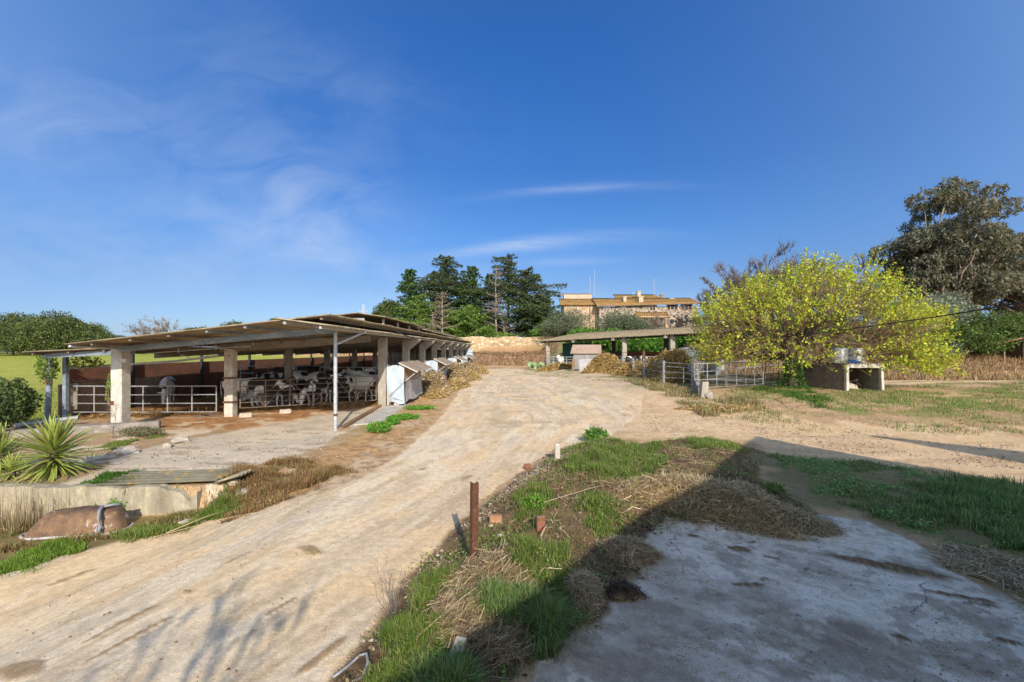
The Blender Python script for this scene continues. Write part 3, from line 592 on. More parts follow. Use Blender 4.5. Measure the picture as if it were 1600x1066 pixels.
# ---- gates and rails
def railing(name, a, b_, h, rails, posts, mat, label, cat='fence', group=None, r=.022, pr=.025, z_off=0, diag=None, postmat=None, rail_lo=.12, square=False):
    a = Vector(a); b_ = Vector(b_); root = empty(name, a, 0, label, cat, group); d = b_ - a
    for i in range(rails):
        z = rail_lo + (h - rail_lo) * i / max(1, rails - 1); m = MB()
        rr = r * (1.35 if i == rails - 1 else 1)
        if square: m.bar((0, 0, z), d + Vector((0, 0, z)), rr * 2)
        else: m.tube([(0, 0, z), tuple(d * .5 + Vector((0, 0, z - .01))), tuple(d + Vector((0, 0, z)))], rr, 6)
        m.build('rail', mat, root)
    for i in range(posts):
        t = i / (posts - 1); m = MB(); p = d * t; m.tube([tuple(p + Vector((0, 0, -.15 if postmat else rail_lo))), tuple(p + Vector((0, 0, h + (.04 if postmat else 0))))], pr, 8); m.build('post', postmat or mat, root)
    if diag:
        for i in range(diag):
            t0, t1 = i / diag, (i + 1) / diag
            if i % 2: t0, t1 = t1, t0
            m = MB(); m.bar(tuple(d * t0 + Vector((0, -.03, h))), tuple(d * t1 + Vector((0, -.03, rail_lo + .02))), .045, .02); m.build('brace', mat, root)
    return root
railing('pen_railing', (-18.1, 18.62, .0), (-12.15, 18.7, .0), 1.32, 4, 7, M['softgrey'], 'galvanised four rail fence across the left pen by the brick wall', rail_lo=.26, group='barn pen fences')
railing('feed_barrier', (-15.6, 18.95, 0), (-12.1, 19.1, 0), .42, 2, 11, M['rust'], 'low rusty feed barrier behind the left pen rails', rail_lo=.1, r=.014, pr=.014, group='barn pen fences')
railing('barn_gate', (-11.68, 19.55, .05), (-6.7, 22.45, .08), 1.42, 6, 7, M['rustrail'], 'long rust flecked tubular gate with zigzag braces penning the cows', 'gate', rail_lo=.25, diag=6, r=.017)
for i, (x0, y0, x1, y1, lb) in enumerate(((-11.6, 27.5, -9.0, 27.6, 'inner pale rail fence left of the second barn pillar'), (-8.9, 27.2, -6.7, 27.4, 'inner pale rail fence right behind the cows'), (-17.9, 30, -12.4, 30, 'inner rail fence deep in the dark of the barn'), (-10.8, 36.5, -6.8, 36.5, 'farthest inner rail fence in the barn'))):
    railing('inner_fence', (x0, y0, .3), (x1, y1, .3), 1.45, 3, 4, M['galv'], lb, rail_lo=.5, group='barn pen fences')
b = MB()
for k in range(2): b.tube([(-18.3, 18.1, .72 + .5 * k), (-21, 16.4, .62 + .45 * k), (-24, 14.9, .6 + .45 * k)], .014, 6)
o = b.build('fence_wire', M['greywood']); tag(o, 'two sagging fence rails running left off the barn corner post', 'fence')
# ---- feeder shelters along the right side of the barn
def feeder(y, label, sc=1.0, L=4.3, mat=M['tarp']):
    root = empty('feeder_shelter', (-6.2, y, 0), 0, label, 'feeder', 'tarpaulin feeder shelters along the barn')
    b = MB(); n = 9; rings = []
    for z, o_ in ((.16, .10), (.75, .02), (1.35, -.02), (2.05, 0)):
        rings.append([(x, -.02 + o_ + .035 * math.sin(x * 9 + z * 3), z + (.06 * math.sin(x * 7) if z < .3 else 0)) for x in np.linspace(0, .86, n)])
    b.loft(rings, closed=False); b.build('end_sheet', mat, root)
    b = MB(); b.box((.25, .02, 1.1), (.02, .02, 1.95), ry=.08); b.bar((.12, -.06, .5), (.86, -.06, 1.2), .02); b.bar((.8, -.07, .3), (.3, -.07, .45), .015); b.build('sheet_lath', M['greywood'], root)
    b = MB(); rings = []
    for z, o_ in ((.22, .05), (.8, 0), (1.25, .03)):
        rings.append([(.88 + o_ + .03 * math.sin(t * 5 + z), t, z + .05 * math.sin(t * 2.2)) for t in np.linspace(0, L, 14)])
    b.loft(rings, closed=False); b.build('side_sheet', M['tarpgrey'], root)
    b = MB(); rings = [[(.90 + .02 * math.sin(t * 4), t, 1.22) for t in np.linspace(0, L, 8)], [(.72, t, 2.06) for t in np.linspace(0, L, 8)]]
    b.loft(rings, closed=False); b.build('side_sheet', M['tarptan'], root)
    b = MB(); rings = [[(.0, t, 2.02) for t in np.linspace(-.15, L, 10)], [(.62, t, 2.20 + .02 * math.sin(t * 3)) for t in np.linspace(-.15, L, 10)], [(1.55, t, 1.74 + .04 * math.sin(t * 2.1)) for t in np.linspace(-.15, L, 10)]]
    b.loft(rings, closed=False); b.build('flap_roof', M['tarptan'], root)
    b = MB(); b.bar((.6, -.16, 2.17), (1.56, -.16, 1.71), .05); b.build('roof_edge', M['whitepaint'], root)
    for t in (.05, L * .5, L - .1):
        b = MB(); b.bar((.88, t, 1.25), (1.5, t, 1.74), .03); b.build('strut', M['galv'], root)
    b = MB(); b.box((.45, .25, .05), (.25, .25, .25)); b.box((.8, L - .2, .05), (.12, .12, .3)); b.box((.05, L/2, .5), (.08, L, .9)); b.build('foot_block', M['whitestone'], root)
    return root
feeder(22.55, 'nearest tarpaulin feeder with blue white end sheet beside the first barn pillar')
feeder(32.7, 'second tarpaulin feeder along the barn, between two straw heaps')
feeder(44.0, 'third tarpaulin feeder along the barn'); feeder(54.5, 'farthest tarpaulin feeder near the barn end', L=6)
b = MB(); b.box((0, 0, .9), (.8, .8, 1.6)); 
t = empty('white_water_tank', (-5.9, 61.8, .15), 0, 'white plastic water tank at the far end of the barn', 'tank'); o = MB(); o.tube([(0, 0, 1.5), (0, 0, 1.55), (0, 0, 2.5), (0, 0, 2.7)], [.5, .62, .62, .35], 14); o.build('shell', M['tarp'], t); o = MB(); o.box((0, 0, .72), (1.0, 1.0, 1.5)); o.build('plinth', M['block'], t)
# kerb + ramp by the steel post
b = MB(); b.bar((-6.0, 15.9, .03), (-6.5, 22.4, .05), .16, .12); b.bar((-5.95, 15.75, .02), (-5.75, 16.1, .02), .1, .1); o = b.build('timber_kerb', M['timber']); tag(o, 'long timber sleeper from the steel post to the first pillar', 'kerb')
b = MB(); b.prism([(-5.9, 16.9, 0), (-5.0, 17.3, 0), (-5.35, 23.6, 0), (-6.25, 23.6, 0)], (0, 0, -.1), (0, 0, .035)); o = b.build('concrete_walkway', M['limewash']); tag(o, 'narrow pale concrete strip beside the timber sleeper', 'pavement', kind='structure')
# planks at gate foot
for i, (p, q, w, h, lb) in enumerate((((365, 640), (498, 632), .12, .10, 'long timber board lying along the foot of the barn gate'), ((498, 634), (540, 636), .1, .22, 'short thick timber board near the steel post'), ((541, 634), (570, 633), .1, .16, 'reddish timber board right of the steel post'), ((305, 653), (342, 648), .16, .07, 'split dark board lying by the second barn pillar'), ((250, 671), (385, 660), .10, .05, 'long brown pole lying in front of the pens'))):
    a_ = P(*p); c_ = P(*q); b = MB(); b.bar(a_ + Vector((0, 0, h / 2 - .01)), c_ + Vector((0, 0, h / 2 - .01)), w, h); o = b.build('timber_board', M['timber'] if i != 3 else M['greywood'], bevel=.01); tag(o, lb, 'board', 'boards lying before the barn')
for px, py, lb in ((384, 652, 'white block lying left, near the second pillar'), (446, 646, 'white block lying before the barn gate')):
    p = P(px, py); b = MB(); b.box((0, 0, .08), (.46, .22, .2), rz=.5); o = b.build('white_block', M['whitestone'], bevel=.03); o.location = p; tag(o, lb, 'block', 'white blocks before the barn')
# ---- terrace wall, sheet, bathtub
def wavy_wall(name, x0, x1, y, zt, zb, th, mat, label, crumble=0):
    b = MB(); n = 50; r1 = []; r2 = []; r3 = []; r4 = []
    for i in range(n + 1):
        t = i / n; x = x0 + (x1 - x0) * t; e = .03 * math.sin(t * 37) + .02 * math.sin(t * 91) 
        zz = zt + e * .5 - (crumble * max(0, t - .9) * 10) * (.6 + .4 * math.sin(t * 200))
        r1.append((x, y - th / 2 + e * .3, zb)); r2.append((x, y - th / 2 + e * .4, zz)); r3.append((x, y + th / 2, zz + .01)); r4.append((x, y + th / 2, zb))
    b.loft([r1, r2, r3, r4], closed=False); n0 = len(b.v)
    b.quad(r1[-1], r2[-1], r3[-1], r4[-1]); b.quad(r1[0], r2[0], r3[0], r4[0]); o = b.build(name, mat); return tag(o, label, 'wall')
M['terracewall'] = weathered('stained_terrace_wall', (.50, .44, .32), (.20, .165, .115), (.58, .52, .34), 2.6, .95, fine=70, stretch=(1, 1, .45), bstr=.6, spots=((.13, .10, .07), 4, .60))
w_ = wavy_wall('terrace_wall', -14.5, -6.35, 9.28, .03, -1.2, .20, M['terracewall'], 'low stained terrace wall behind the rusty bathtub', .35)
b = MB(); b.prism([(0, 0, 0), (2.4, .25, 0), (2.45, .85, 0), (.1, .75, 0)], (0, 0, 0), (0, 0, .025))
M['fs'] = M['fibroyellow']; cs = empty('corrugated_sheet', (-8.45, 9.25, .07), .06, 'loose corrugated sheet with orange lichen lying on the terrace wall', 'roof sheet')
corrugated('sheet', (0, 0, 0), (2.35, .03, .05), (.12, .85, .05), (2.45, .85, .08), M['fibroyellow'], cs)
corrugated('torn_edge', (2.3, .02, .0), (2.75, .1, .12), (2.38, .7, .0), (2.85, .5, .15), M['fibropale'], cs)
cs.children[0].name = 'sheet'
def bathtub():
    # overturned enamel tub, seen from its side
    root = empty('overturned_bathtub', (-8.02, 8.42, gh(-8.02, 8.42) + .0), math.radians(10), 'rusty overturned enamel bathtub with a chipped white rim in the weeds', 'bathtub')
    b = MB(); rings = []; k = 36
    prof = [(.0, 1.0, 1.0, 0), (.05, .985, .98, 0), (.22, .93, .90, .01), (.34, .86, .80, .02), (.41, .82, .72, .03), (.445, .70, .56, .04), (.458, .38, .28, .04)]
    for z, sx, sy, dx in prof:
        r = []
        for j in range(k):
            a = 2 * math.pi * j / k; c, s = math.cos(a), math.sin(a); e = .62
            x = .90 * sx * math.copysign(abs(c) ** e, c) + dx; y = .34 * sy * math.copysign(abs(s) ** e, s)
            # left end slopes more
            if c < 0: x *= 1 - .32 * (z / .455) ** 1.3
            r.append((x, y, z + .012 * math.sin(x * 9 + y * 5)))
        rings.append(r)
    b.loft(rings); b.build('shell', M['treerust'], root, smooth=True)
    b = MB(); pts = []
    for j in range(k + 1):
        a = 2 * math.pi * j / k; c, s = math.cos(a), math.sin(a); e = .62; pts.append((.915 * math.copysign(abs(c) ** e, c), .355 * math.copysign(abs(s) ** e, s), (.035 + .006 * math.sin(j))))
    b.tube(pts, .026, 8, cap=False); b.build('rim', M['chipwhite'], root, smooth=True)
    b = MB(); b.tube([(.52, .05, .47), (.50, -.12, .50), (.55, -.28, .47), (.60, -.36, .36), (.62, -.40, .2), (.60, -.43, .02)], .032, 10); b.tube([(.50, -.1, .5), (.66, -.02, .51), (.74, .08, .47)], .025, 8); b.build('waste_pipe', M['pvc'], root, smooth=True)
bathtub(); bpy.data.objects['overturned_bathtub'].scale = (.90, .90, .95)
# left bits: concrete trough edge, pipe, rubble
b = MB(); b.bar((-19, 13.0, .05), (-12.6, 16.3, .10), .35, .34); o = b.build('concrete_curb', M['block'], bevel=.03); tag(o, 'long cracked concrete curb behind the yucca', 'kerb')
b = MB(); b.bar((-17.9, 14.2, .05), (-14.9, 15.6, .05), .25, .18); o = b.build('brick_footing', M['brick'], bevel=.02); tag(o, 'broken brick footing behind the long curb', 'footing')
b = MB(); b.tube([(-17.6, 16.1, .12), (-16.2, 17.0, .28)], .08, 12); o = b.build('drain_pipe', M['pvc']); tag(o, 'grey plastic pipe lying by the barn corner post', 'pipe')
# ---- right shed
rs = empty('open_shed', (3, 62, 0), 0, 'long open shed with corrugated roof on concrete posts right of the road', 'shed')
A0 = Vector((3.1, 62, 0)); B0 = Vector((21.5, 43.5, 0)); U = (B0 - A0).normalized(); Vv = Vector((.70, .71, 0)) * 10.5
def rsl(o): o.location = -Vector(rs.location); return o
e0, e1 = A0 + Vector((0, 0, 3.98)), B0 + Vector((0, 0, 4.62))
rsl(corrugated('roof_sheet', e0, e0 + Vv + Vector((0, 0, 1.45)), e1, e1 + Vv + Vector((0, 0, 1.25)), M['fibro'], rs, wl=.30, amp=.05))
for t, w in ((.06, .5), (.51, .52), (.735, .52), (.93, .5)):
    p = A0.lerp(B0, t) + Vv.normalized() * .9; rsl(pillar(rs, p.x, p.y, 3.98 + .64 * t + .08, w, M['concrete'], z0=gh(p.x, p.y) - .2))
for t in (.25, .55, .78):
    p = A0.lerp(B0, t) + Vv * .9; rsl(pillar(rs, p.x, p.y, 4.9 + .6 * t, .5, M['darksteel'], z0=0))
for t in (.03, .245, .47, .72, .93):
    p = A0.lerp(B0, t); z = 3.98 + .64 * t - .2; b = MB(); b.bar(p + Vector((0, 0, z - .05)), p + Vv + Vector((0, 0, z + 1.3)), .25, .28); rsl(b.build('rafter', M['concrete'], rs))
b = MB(); b.bar(e0 + Vv * .08 + Vector((0, 0, -.12)), e1 + Vv * .08 + Vector((0, 0, -.12)), .12, .22); rsl(b.build('front_beam', M['darksteel'], rs))
b = MB(); q0 = A0 + Vv * .95; q1 = B0 + Vv * .95; b.bar(q0 + Vector((0, 0, 1.6)), q1 + Vector((0, 0, 1.6)), .2, 1.9); rsl(b.build('back_wall', M['brick'], rs))
b = MB(); b.bar(A0.lerp(B0, .09) + Vv * .3 + Vector((0, 0, 2.7)), A0.lerp(B0, .27) + Vv * .3 + Vector((0, 0, 2.7)), .03, 2.0); rsl(b.build('shade_net', M['shade_net'], rs))
railing('feed_rail', A0.lerp(B0, .07) + Vector((.3, .3, .55)), A0.lerp(B0, .24) + Vector((.3, .3, .55)), 1.35, 4, 5, M['galv'], 'pale feed rails at the left end of the open shed', r=.035, pr=.04, rail_lo=.4, group='shed rails')
railing('feed_rail', A0.lerp(B0, .36) + Vector((.9, .9, .55)), A0.lerp(B0, .92) + Vector((.9, .9, .55)), 1.5, 4, 10, M['galv'], 'pale feed rails under the right part of the open shed', r=.03, pr=.04, rail_lo=.4, group='shed rails')
b = MB(); p = A0.lerp(B0, .62) + Vv * .02; b.box((p.x, p.y, 1.6), (.28, .28, 2.3)); o = b.build('rusty_post', M['rust']); tag(o, 'rusty square post among the shed feed rails', 'post', 'rusty posts')
# hut
hut = empty('calf_hut', P(917, 578), math.radians(-10), 'small grey boarded hut with a dusty pink roof at the shed front', 'hut')
def hut_build():
    W, D, H = 2.9, 2.1, 1.95
    b = MB(); b.box((0, 0, H / 2), (W, D, H)); b.prism([(W / 2 - .02, -D / 2, H), (W / 2 - .02, D / 2, H), (W / 2 - .02, -.1, H + .8)], (0, 0, 0), (.04, 0, 0)); b.prism([(-W / 2, -D / 2, H), (-W / 2, D / 2, H), (-W / 2, -.1, H + .8)], (0, 0, 0), (.04, 0, 0)); b.build('wall', M['hutch'], hut)
    b = MB(); b.prism([(-W / 2 - .35, -D / 2 - .25, H - .1), (W / 2 + .15, -D / 2 - .25, H - .1), (W / 2 + .15, -.1, H + .85), (-W / 2 - .15, -.1, H + .85)], (0, 0, 0), (0, .03, .05)); b.prism([(-W / 2 - .2, D / 2 + .2, H - .1), (W / 2 + .15, D / 2 + .2, H - .1), (W / 2 + .15, -.1, H + .85), (-W / 2 - .15, -.1, H + .85)], (0, 0, 0), (0, .03, .05)); b.build('roof', M['hutchroof'], hut)
    b = MB(); b.box((W / 2 + .02, 0, .9), (.04, 1.1, 1.5)); b.build('door', M['shedmetal'], hut)
    b = MB(); b.box((0, -D / 2 - .01, H * .5), (.05, .04, H)); b.build('batten', M['whitepaint'], hut)
hut_build()
b = MB(); b.bar((0, 0, 0), (2.3, -.5, 0), .03, 1.35, up=(0, 0, 1)); sh = b.build('leaning_sheet', M['tarpgrey']); sh.rotation_euler = (math.radians(-14), 0, 0); p = P(912, 580); sh.location = p + Vector((-.5, -.1, .6)); tag(sh, 'grey sheet leaning on the front of the small hut', 'sheet')
b = MB(); b.bar((0, 0, 0), (.15, .35, 1.35), .28, .06); bd = b.build('leaning_board', M['timber']); bd.location = P(895, 580); tag(bd, 'orange board leaning against the small hut', 'board')
# paddock fence posts + rails
fp = [(972, 584), (988, 586), (1006, 592), (1037, 601), (1051, 597), (1067, 600)]
fence = empty('paddock_fence', P(972, 585), 0, 'paddock fence of thick grey posts and thin rails before the straw heaps', 'fence', 'paddock fences')
fpts = [P(a, b_) for a, b_ in [(972, 584), (989, 588), (1006, 592), (1037, 601)]] + [P(1068, 603), P(1085, 606)]
for i, p in enumerate(fpts):
    b = MB(); q = p - fence.location; b.tube([q + Vector((0, 0, -.2)), q + Vector((0, 0, 1.55 if i < 4 else 1.2))], .085 if i < 4 else .04, 10); b.build('post', M['softgrey'], fence)
for z in (.45, .8, 1.15, 1.4):
    b = MB(); b.tube([p - fence.location + Vector((0, 0, z + .03 * math.sin(i * 2 + z))) for i, p in enumerate(fpts)], .025, 6); b.build('rail', M['softgrey'], fence)
# block wall end
bw = empty('block_wall_end', P(1085, 617), 0, 'broken concrete block wall end at the paddock corner', 'wall')
def bwl():
    p0 = P(1076, 590) - bw.location; p1 = P(1096, 622) - bw.location
    b = MB(); n = 8
    for i in range(n):
        a = p0.lerp(p1, i / n); c = p0.lerp(p1, (i + 1) / n); h = 1.15 - .09 * i; b.bar(a + Vector((0, 0, h / 2 - .1)), c + Vector((0, 0, h / 2 - .1)), .28, h + .2)
    b.build('wall', M['block'], bw)
    q = P(1087, 604) - bw.location; b = MB(); b.box((q.x, q.y, .85), (.42, .42, 1.75)); b.build('pier', M['limewash'], bw, bevel=.03)
    b = MB(); q = p1; b.box((q.x + .1, q.y, .35), (.3, .35, .8), ry=.1); b.rock((q.x + .3, q.y - .1, .05), .25, 3); b.build('rubble_end', M['concrete'], bw, bevel=0)
bwl()
ga = P(1090, 610); gb = P(1134, 607)
railing('paddock_gate', ga, gb, 1.5, 4, 4, M['softgrey'], 'pale galvanised paddock gate left of the leafy mulberry tree', 'gate', 'paddock fences', r=.020, pr=.028, rail_lo=.12, square=True)
railing('paddock_hurdle', P(1136, 607), P(1192, 603), 1.5, 5, 5, M['softgrey'], 'pale galvanised hurdle running under the mulberry branches', 'fence', 'paddock fences', r=.025, pr=.035, rail_lo=.12)
railing('paddock_hurdle', P(1196, 603), P(1276, 600), 1.7, 4, 5, M['rustrail'], 'grey hurdle behind the mulberry trunk up to the concrete box', 'fence', 'paddock fences', r=.025, pr=.04, rail_lo=.3, diag=2)
railing('paddock_hurdle', P(1100, 586), P(1270, 582), 1.6, 3, 9, M['softgrey'], 'far grey hurdle across the back of the paddock', 'fence', 'paddock fences', r=.025, pr=.035, rail_lo=.4)
railing('paddock_hurdle', P(984, 578), P(1066, 588), 1.3, 3, 6, M['softgrey'], 'grey hurdle standing in the straw behind the paddock fence', 'fence', 'paddock fences', r=.02, pr=.03, rail_lo=.4)
# metal shed behind
ms = empty('metal_shed', P(1098, 586), math.radians(4), 'dark grey sheet metal shed with a pale rounded roof behind the paddock gate', 'shed')
b = MB(); b.box((0, 1, 1.1), (3.3, 2.2, 2.4)); b.build('wall', M['shedmetal'], ms)
b = MB(); b.loft([[(x, -.3 + dy, 2.25 + .35 * math.cos((x) / 1.9 * 1.3) - (.06 if k else 0)) for x in np.linspace(-1.85, 1.85, 12)] for k, dy in enumerate((-.0, 0, 2.6))], closed=False); b.build('roof', M['tarpgrey'], ms)
b = MB(); b.box((.6, -.12, 1.0), (1.0, .03, 1.9)); b.build('door', M['darksteel'], ms)
# concrete box with tanks
cbx = empty('concrete_box', P(1350, 611), math.radians(-3), 'open fronted concrete box with a flaking lintel beside the mulberry tree', 'shelter')
def cb_():
    W, D, H = 1.85, 3.1, 1.42
    x0 = -W / 2
    b = MB(); b.box((x0 - 0, .0, H / 2 - .1), (.14, .22, H + .2)); b.build('jamb', M['limewash'], cbx, bevel=.02)
    b = MB(); b.box((-x0 + .0, .0, H / 2 - .1), (.14, .22, H + .2), ry=-.04); b.build('jamb', M['limewash'], cbx, bevel=.02)
    b = MB(); b.box((0, -.003, H - .06), (W - .15, .2, .18)); b.build('lintel', M['limewash'], cbx, bevel=.015)
    b = MB(); b.box((0, D / 2 - .02, H + .04), (W + .1, D, .10)); b.build('roof_slab', M['block'], cbx, bevel=.02)
    b = MB(); b.box((0, D - .1, H / 2 - .1), (W, .12, H + .1)); b.box((-x0 - .02, D / 2, H / 2 - .1), (.1, D - .3, H + .1)); b.build('inner_wall', M['block'], cbx)
    b = MB(); b.prism([(x0 - .04, .11, -.2), (x0 - .04, .11, H - .02), (x0 - 1.1, D + 1.2, H - .0), (x0 - 1.1, D + 1.2, -.2)], (0, 0, 0), (.1, .02, 0)); b.build('side_wall', M['greywood'], cbx)
cb_()
b = MB(); b.rock((0, 0, 0), .42, 4, (1.2, .8, .55), .3, 3); o = b.build('rubble_heap', M['whitestone'], smooth=False); o.location = cbx.location + Vector((-.15, .9, .12)); tag(o, 'pale rubble heap inside the concrete box', 'rubble')
b = MB(); b.bar((-.6, 0, .38), (.35, .25, .55), .07); b.bar((0, .1, .5), (.5, .2, .22), .1, .03); o = b.build('dark_branch', M['bark']); o.location = cbx.location + Vector((.05, .75, 0)); tag(o, 'dark broken branch lying over the rubble in the concrete box', 'branch')
for i, (dx, lb) in enumerate(((-.55, 'left sheet steel tank on the concrete box'), (.42, 'right shiny steel tank on the concrete box'))):
    t = empty('steel_tank', cbx.location + Vector((dx, 1.2, 1.51)), .2 * i, lb, 'tank', 'steel tanks on the concrete box')
    b = MB(); b.tube([(0, 0, 0), (0, 0, .04), (0, 0, .4), (0, 0, .8), (0, 0, .9)], [.46, .47, .47, .47, .3], 20); b.build('shell', M['tanksteel'], t, smooth=False)
    b = MB(); 
    for z in (.05, .42, .80): b.tube([(0, 0, z), (0, 0, z + .03)], .485, 20)
    b.build('hoop', M['galv'], t)
b = MB(); b.rock((0, 0, .1), .3, 8, (1.2, .6, .5), .4); o = b.build('blue_sack', M['bluebag']); o.location = cbx.location + Vector((-.2, .45, 1.48)); tag(o, 'crumpled blue plastic sack in front of the two tanks', 'sack')
# stone retaining wall
b = MB(); n = 60; r = [[], [], [], []]
for i in range(n + 1):
    x = -48 + 56.5 * i / n; zt = 5.25 + .12 * math.sin(i * .9) + .06 * math.sin(i * 2.7); yb = 85.62 - .25
    r[0].append((x, yb, 1.6)); r[1].append((x, yb + .15, zt)); r[2].append((x, yb + .75, zt + .02)); r[3].append((x, yb + .8, 1.6))
b.loft(r, closed=False); b.quad(*[q[-1] for q in r]); o = b.build('stone_retaining_wall', M['rubble']); tag(o, 'long warm rubble stone retaining wall below the cedars', 'wall')
# pylon far away
py = empty('power_pylon', A(568, 527, 420), 0, 'tiny lattice pylon far behind the barn roof', 'pylon')
b = MB(); h = 30
for sx in (-1, 1): b.bar((sx * 2.2, 0, -20), (sx * .4, 0, h), .5)
for z in range(-16, 28, 6): b.bar((-1.6, 0, z), (1.6, 0, z + 4), .3); b.bar((1.6, 0, z), (-1.6, 0, z + 4), .3)
b.bar((-4, 0, 24), (4, 0, 24), .4); b.bar((-3, 0, 18), (3, 0, 18), .4); b.build('lattice', M['galv'], py)
# ---- farmhouse
house = empty('farmhouse', (18, 90, 0), 0, 'long stone farmhouse with tiled roofs above the open shed', 'house')
HB = Vector((18, 90, 0))
def hl(o): o.location = -HB; return o
def tiled(name, a, b_, c_, d, parent, mat=None):
    return corrugated(name, a, b_, d, c_, mat or M['tile'], parent, wl=.45, amp=.07, th=.05)
def X_(px, Y): return (px - CX) / F * Y
def Z_(py, Y): return CAMH - (py - HY) / F * Y
Yh = 90
x0, x1 = X_(936, Yh), X_(1090, Yh)
b = MB(); b.box(((x0 + x1) / 2, Yh + 4.5, 8.2), (x1 - x0, 9, 6.4)); hl(b.build('wall', M['house_stone'], house))
hl(tiled('roof', (x0 - .6, Yh - .7, Z_(478, Yh)), (x0 - .6, Yh + 5, Z_(466, Yh + 5)), (x1 + .4, Yh + 5, Z_(466, Yh + 5)), (x1 + .4, Yh - .7, Z_(474, Yh)), house))
b = MB(); b.bar((x0 - .6, Yh - .75, Z_(479, Yh)), (x1 + .4, Yh - .75, Z_(475, Yh)), .12, .14); hl(b.build('gutter', M['greywood'], house))
# raised central roof
xa, xb = X_(964, 97), X_(1030, 97)
b = MB(); b.box(((xa + xb) / 2, 99, 11.5), (xb - xa - 1, 4, 4)); hl(b.build('wall', M['palebox'], house))
hl(tiled('roof', (xa, 96, Z_(470, 96)), (xa, 101, Z_(461, 101) + .1), (xb, 101, Z_(461, 101) + .1), (xb + 1, 96, Z_(470, 96)), house))
# left cream wing
xl, xr = X_(879, 92), X_(931, 92)
b = MB(); b.box(((xl + xr) / 2 + .3, 95, 8), (xr - xl, 6, 8.2)); hl(b.build('wall', M['plaster'], house))
b = MB(); b.box(((xl + xr) / 2 + .4, 97.6, 12.65), (xr - xl - .8, 1.6, 3.85)); hl(b.build('wall', M['palebox'], house))
hl(tiled('roof', (xl - .5, 91.4, Z_(476, 91.4)), (xl - .3, 96.9, Z_(467, 97)), (xr + .6, 96.9, Z_(467, 97)), (xr + .9, 91.4, Z_(476, 91.4)), house))
hl(tiled('roof', (xl - .2, 97, Z_(461, 97) + .1), (xl - .2, 98.5, Z_(460, 97) + .3), (xr + .2, 98.5, Z_(460, 97) + .3), (xr + .2, 97, Z_(461, 97) + .1), house))
b = MB(); b.bar((xr - 1.2, 91.9, 7), (xr - 1.2, 91.9, 11.8), .15); hl(b.build('drainpipe', M['greywood'], house))
def window(px0, py0, px1, py1, n, Y=Yh - .03, frame=M['plaster']):
    cx = X_((px0 + px1) / 2, Y); cz = Z_((py0 + py1) / 2, Y); w = (px1 - px0) / F * Y; h = (py1 - py0) / F * Y
    root = MB(); root.box((0, 0, 0), (w + .2, .12, h + .24)); fr = root.build('window', frame, house); fr.location = Vector((cx, Y, cz)) - HB
    g = MB()
    for i in range(n): g.box((-w / 2 + (i + .5) * w / n, -.07, 0), (w / n - .12, .04, h))
    g.build('pane', M['glass'], fr)
window(943, 480, 953, 487, 2); window(969, 479, 978, 485, 2); window(1015, 478, 1024, 485, 2); window(1042, 476, 1059, 484, 3); window(1064, 475, 1081, 484, 3, frame=M['orangebrick']); window(1046, 499, 1053, 506, 1)
# porch
hl(tiled('roof', (X_(992, 86), 86, Z_(496, 86)), (X_(994, 89.9), 89.9, Z_(488, 90)), (X_(1043, 89.9), 89.9, Z_(488, 90)), (X_(1046, 86), 86, Z_(496, 86)), house))
for px in (996, 1042): b = MB(); b.box((X_(px, 86.4), 86.4, 7.5), (.7, .5, 3.2)); hl(b.build('porch_pillar', M['plaster'], house))
b = MB(); b.box((X_(1019, 86.3), 86.5, 9.05), (6.2, .4, .3)); hl(b.build('porch_beam', M['palebox'], house))
for px, pt, pb, Y, w in ((998, 456, 465, 97, .7), (976, 464, 472, 92, .6), (1001, 464, 475, 91.5, .85), (1034, 461, 470, 97, .5), (1049, 467, 472, 94, .8)):
    b = MB(); zt, zb = Z_(pt, Y), Z_(pb, Y) - .8; b.box((0, 0, (zb - zt) / 2), (w, w, zt - zb)); b.box((0, 0, 0), (w + .25, w + .25, .14)); c_ = b.build('chimney', M['palebox'] if px != 1034 else M['tile'], house); c_.location = Vector((X_(px, Y), Y, zt)) - HB
for px, pt, pb in ((922, 432, 462), (929, 421, 462), (1022, 436, 462), (990, 455, 463)):
    b = MB(); b.tube([(0, 0, 0), (0, 0, (pb - pt) / F * 97)], .035, 5); 
    if pt > 440: b.bar((-.5, 0, .6), (.5, 0, .6), .03)
    c_ = b.build('aerial', M['galv'], house); c_.location = Vector((X_(px, 97), 97, Z_(pb, 97))) - HB
# second house and small roof on the right
h2 = empty('hidden_house', A(1482, 520, 66), math.radians(-25), 'house with red tiled roof half hidden under the eucalyptus', 'house')
b = MB(); b.box((0, 3, 0), (7, 6, 7.6)); b.build('wall', M['palebox'], h2); o = corrugated('roof', (-3.8, -.4, 3.7), (-3.8, 3.2, 5.8), (3.8, -.4, 3.7), (3.8, 3.2, 5.8), M['tile'], h2, wl=.4, amp=.07, th=.05)
sr = empty('lean_to_shed', A(1604, 551, 41), 0, 'dark lean to shed with a sloping roof at the right edge', 'shed')
b = MB(); b.prism([(-2.6, 0, .75), (3, 0, 2.0), (3, 0, 2.12), (-2.6, 0, .87)], (0, 0, 0), (1.6, 2.6, 0)); b.build('roof', M['timber'], sr); b = MB(); b.box((2.0, 1.6, .1), (3.4, 2.4, 2.2)); b.build('wall', M['bark'], sr)
for xx, hh in ((-1.6, .9), (.2, 1.3)):
    b = MB(); b.bar((xx, .4, -.8), (xx, .4, hh), .12); b.build('post', M['greywood'], sr)
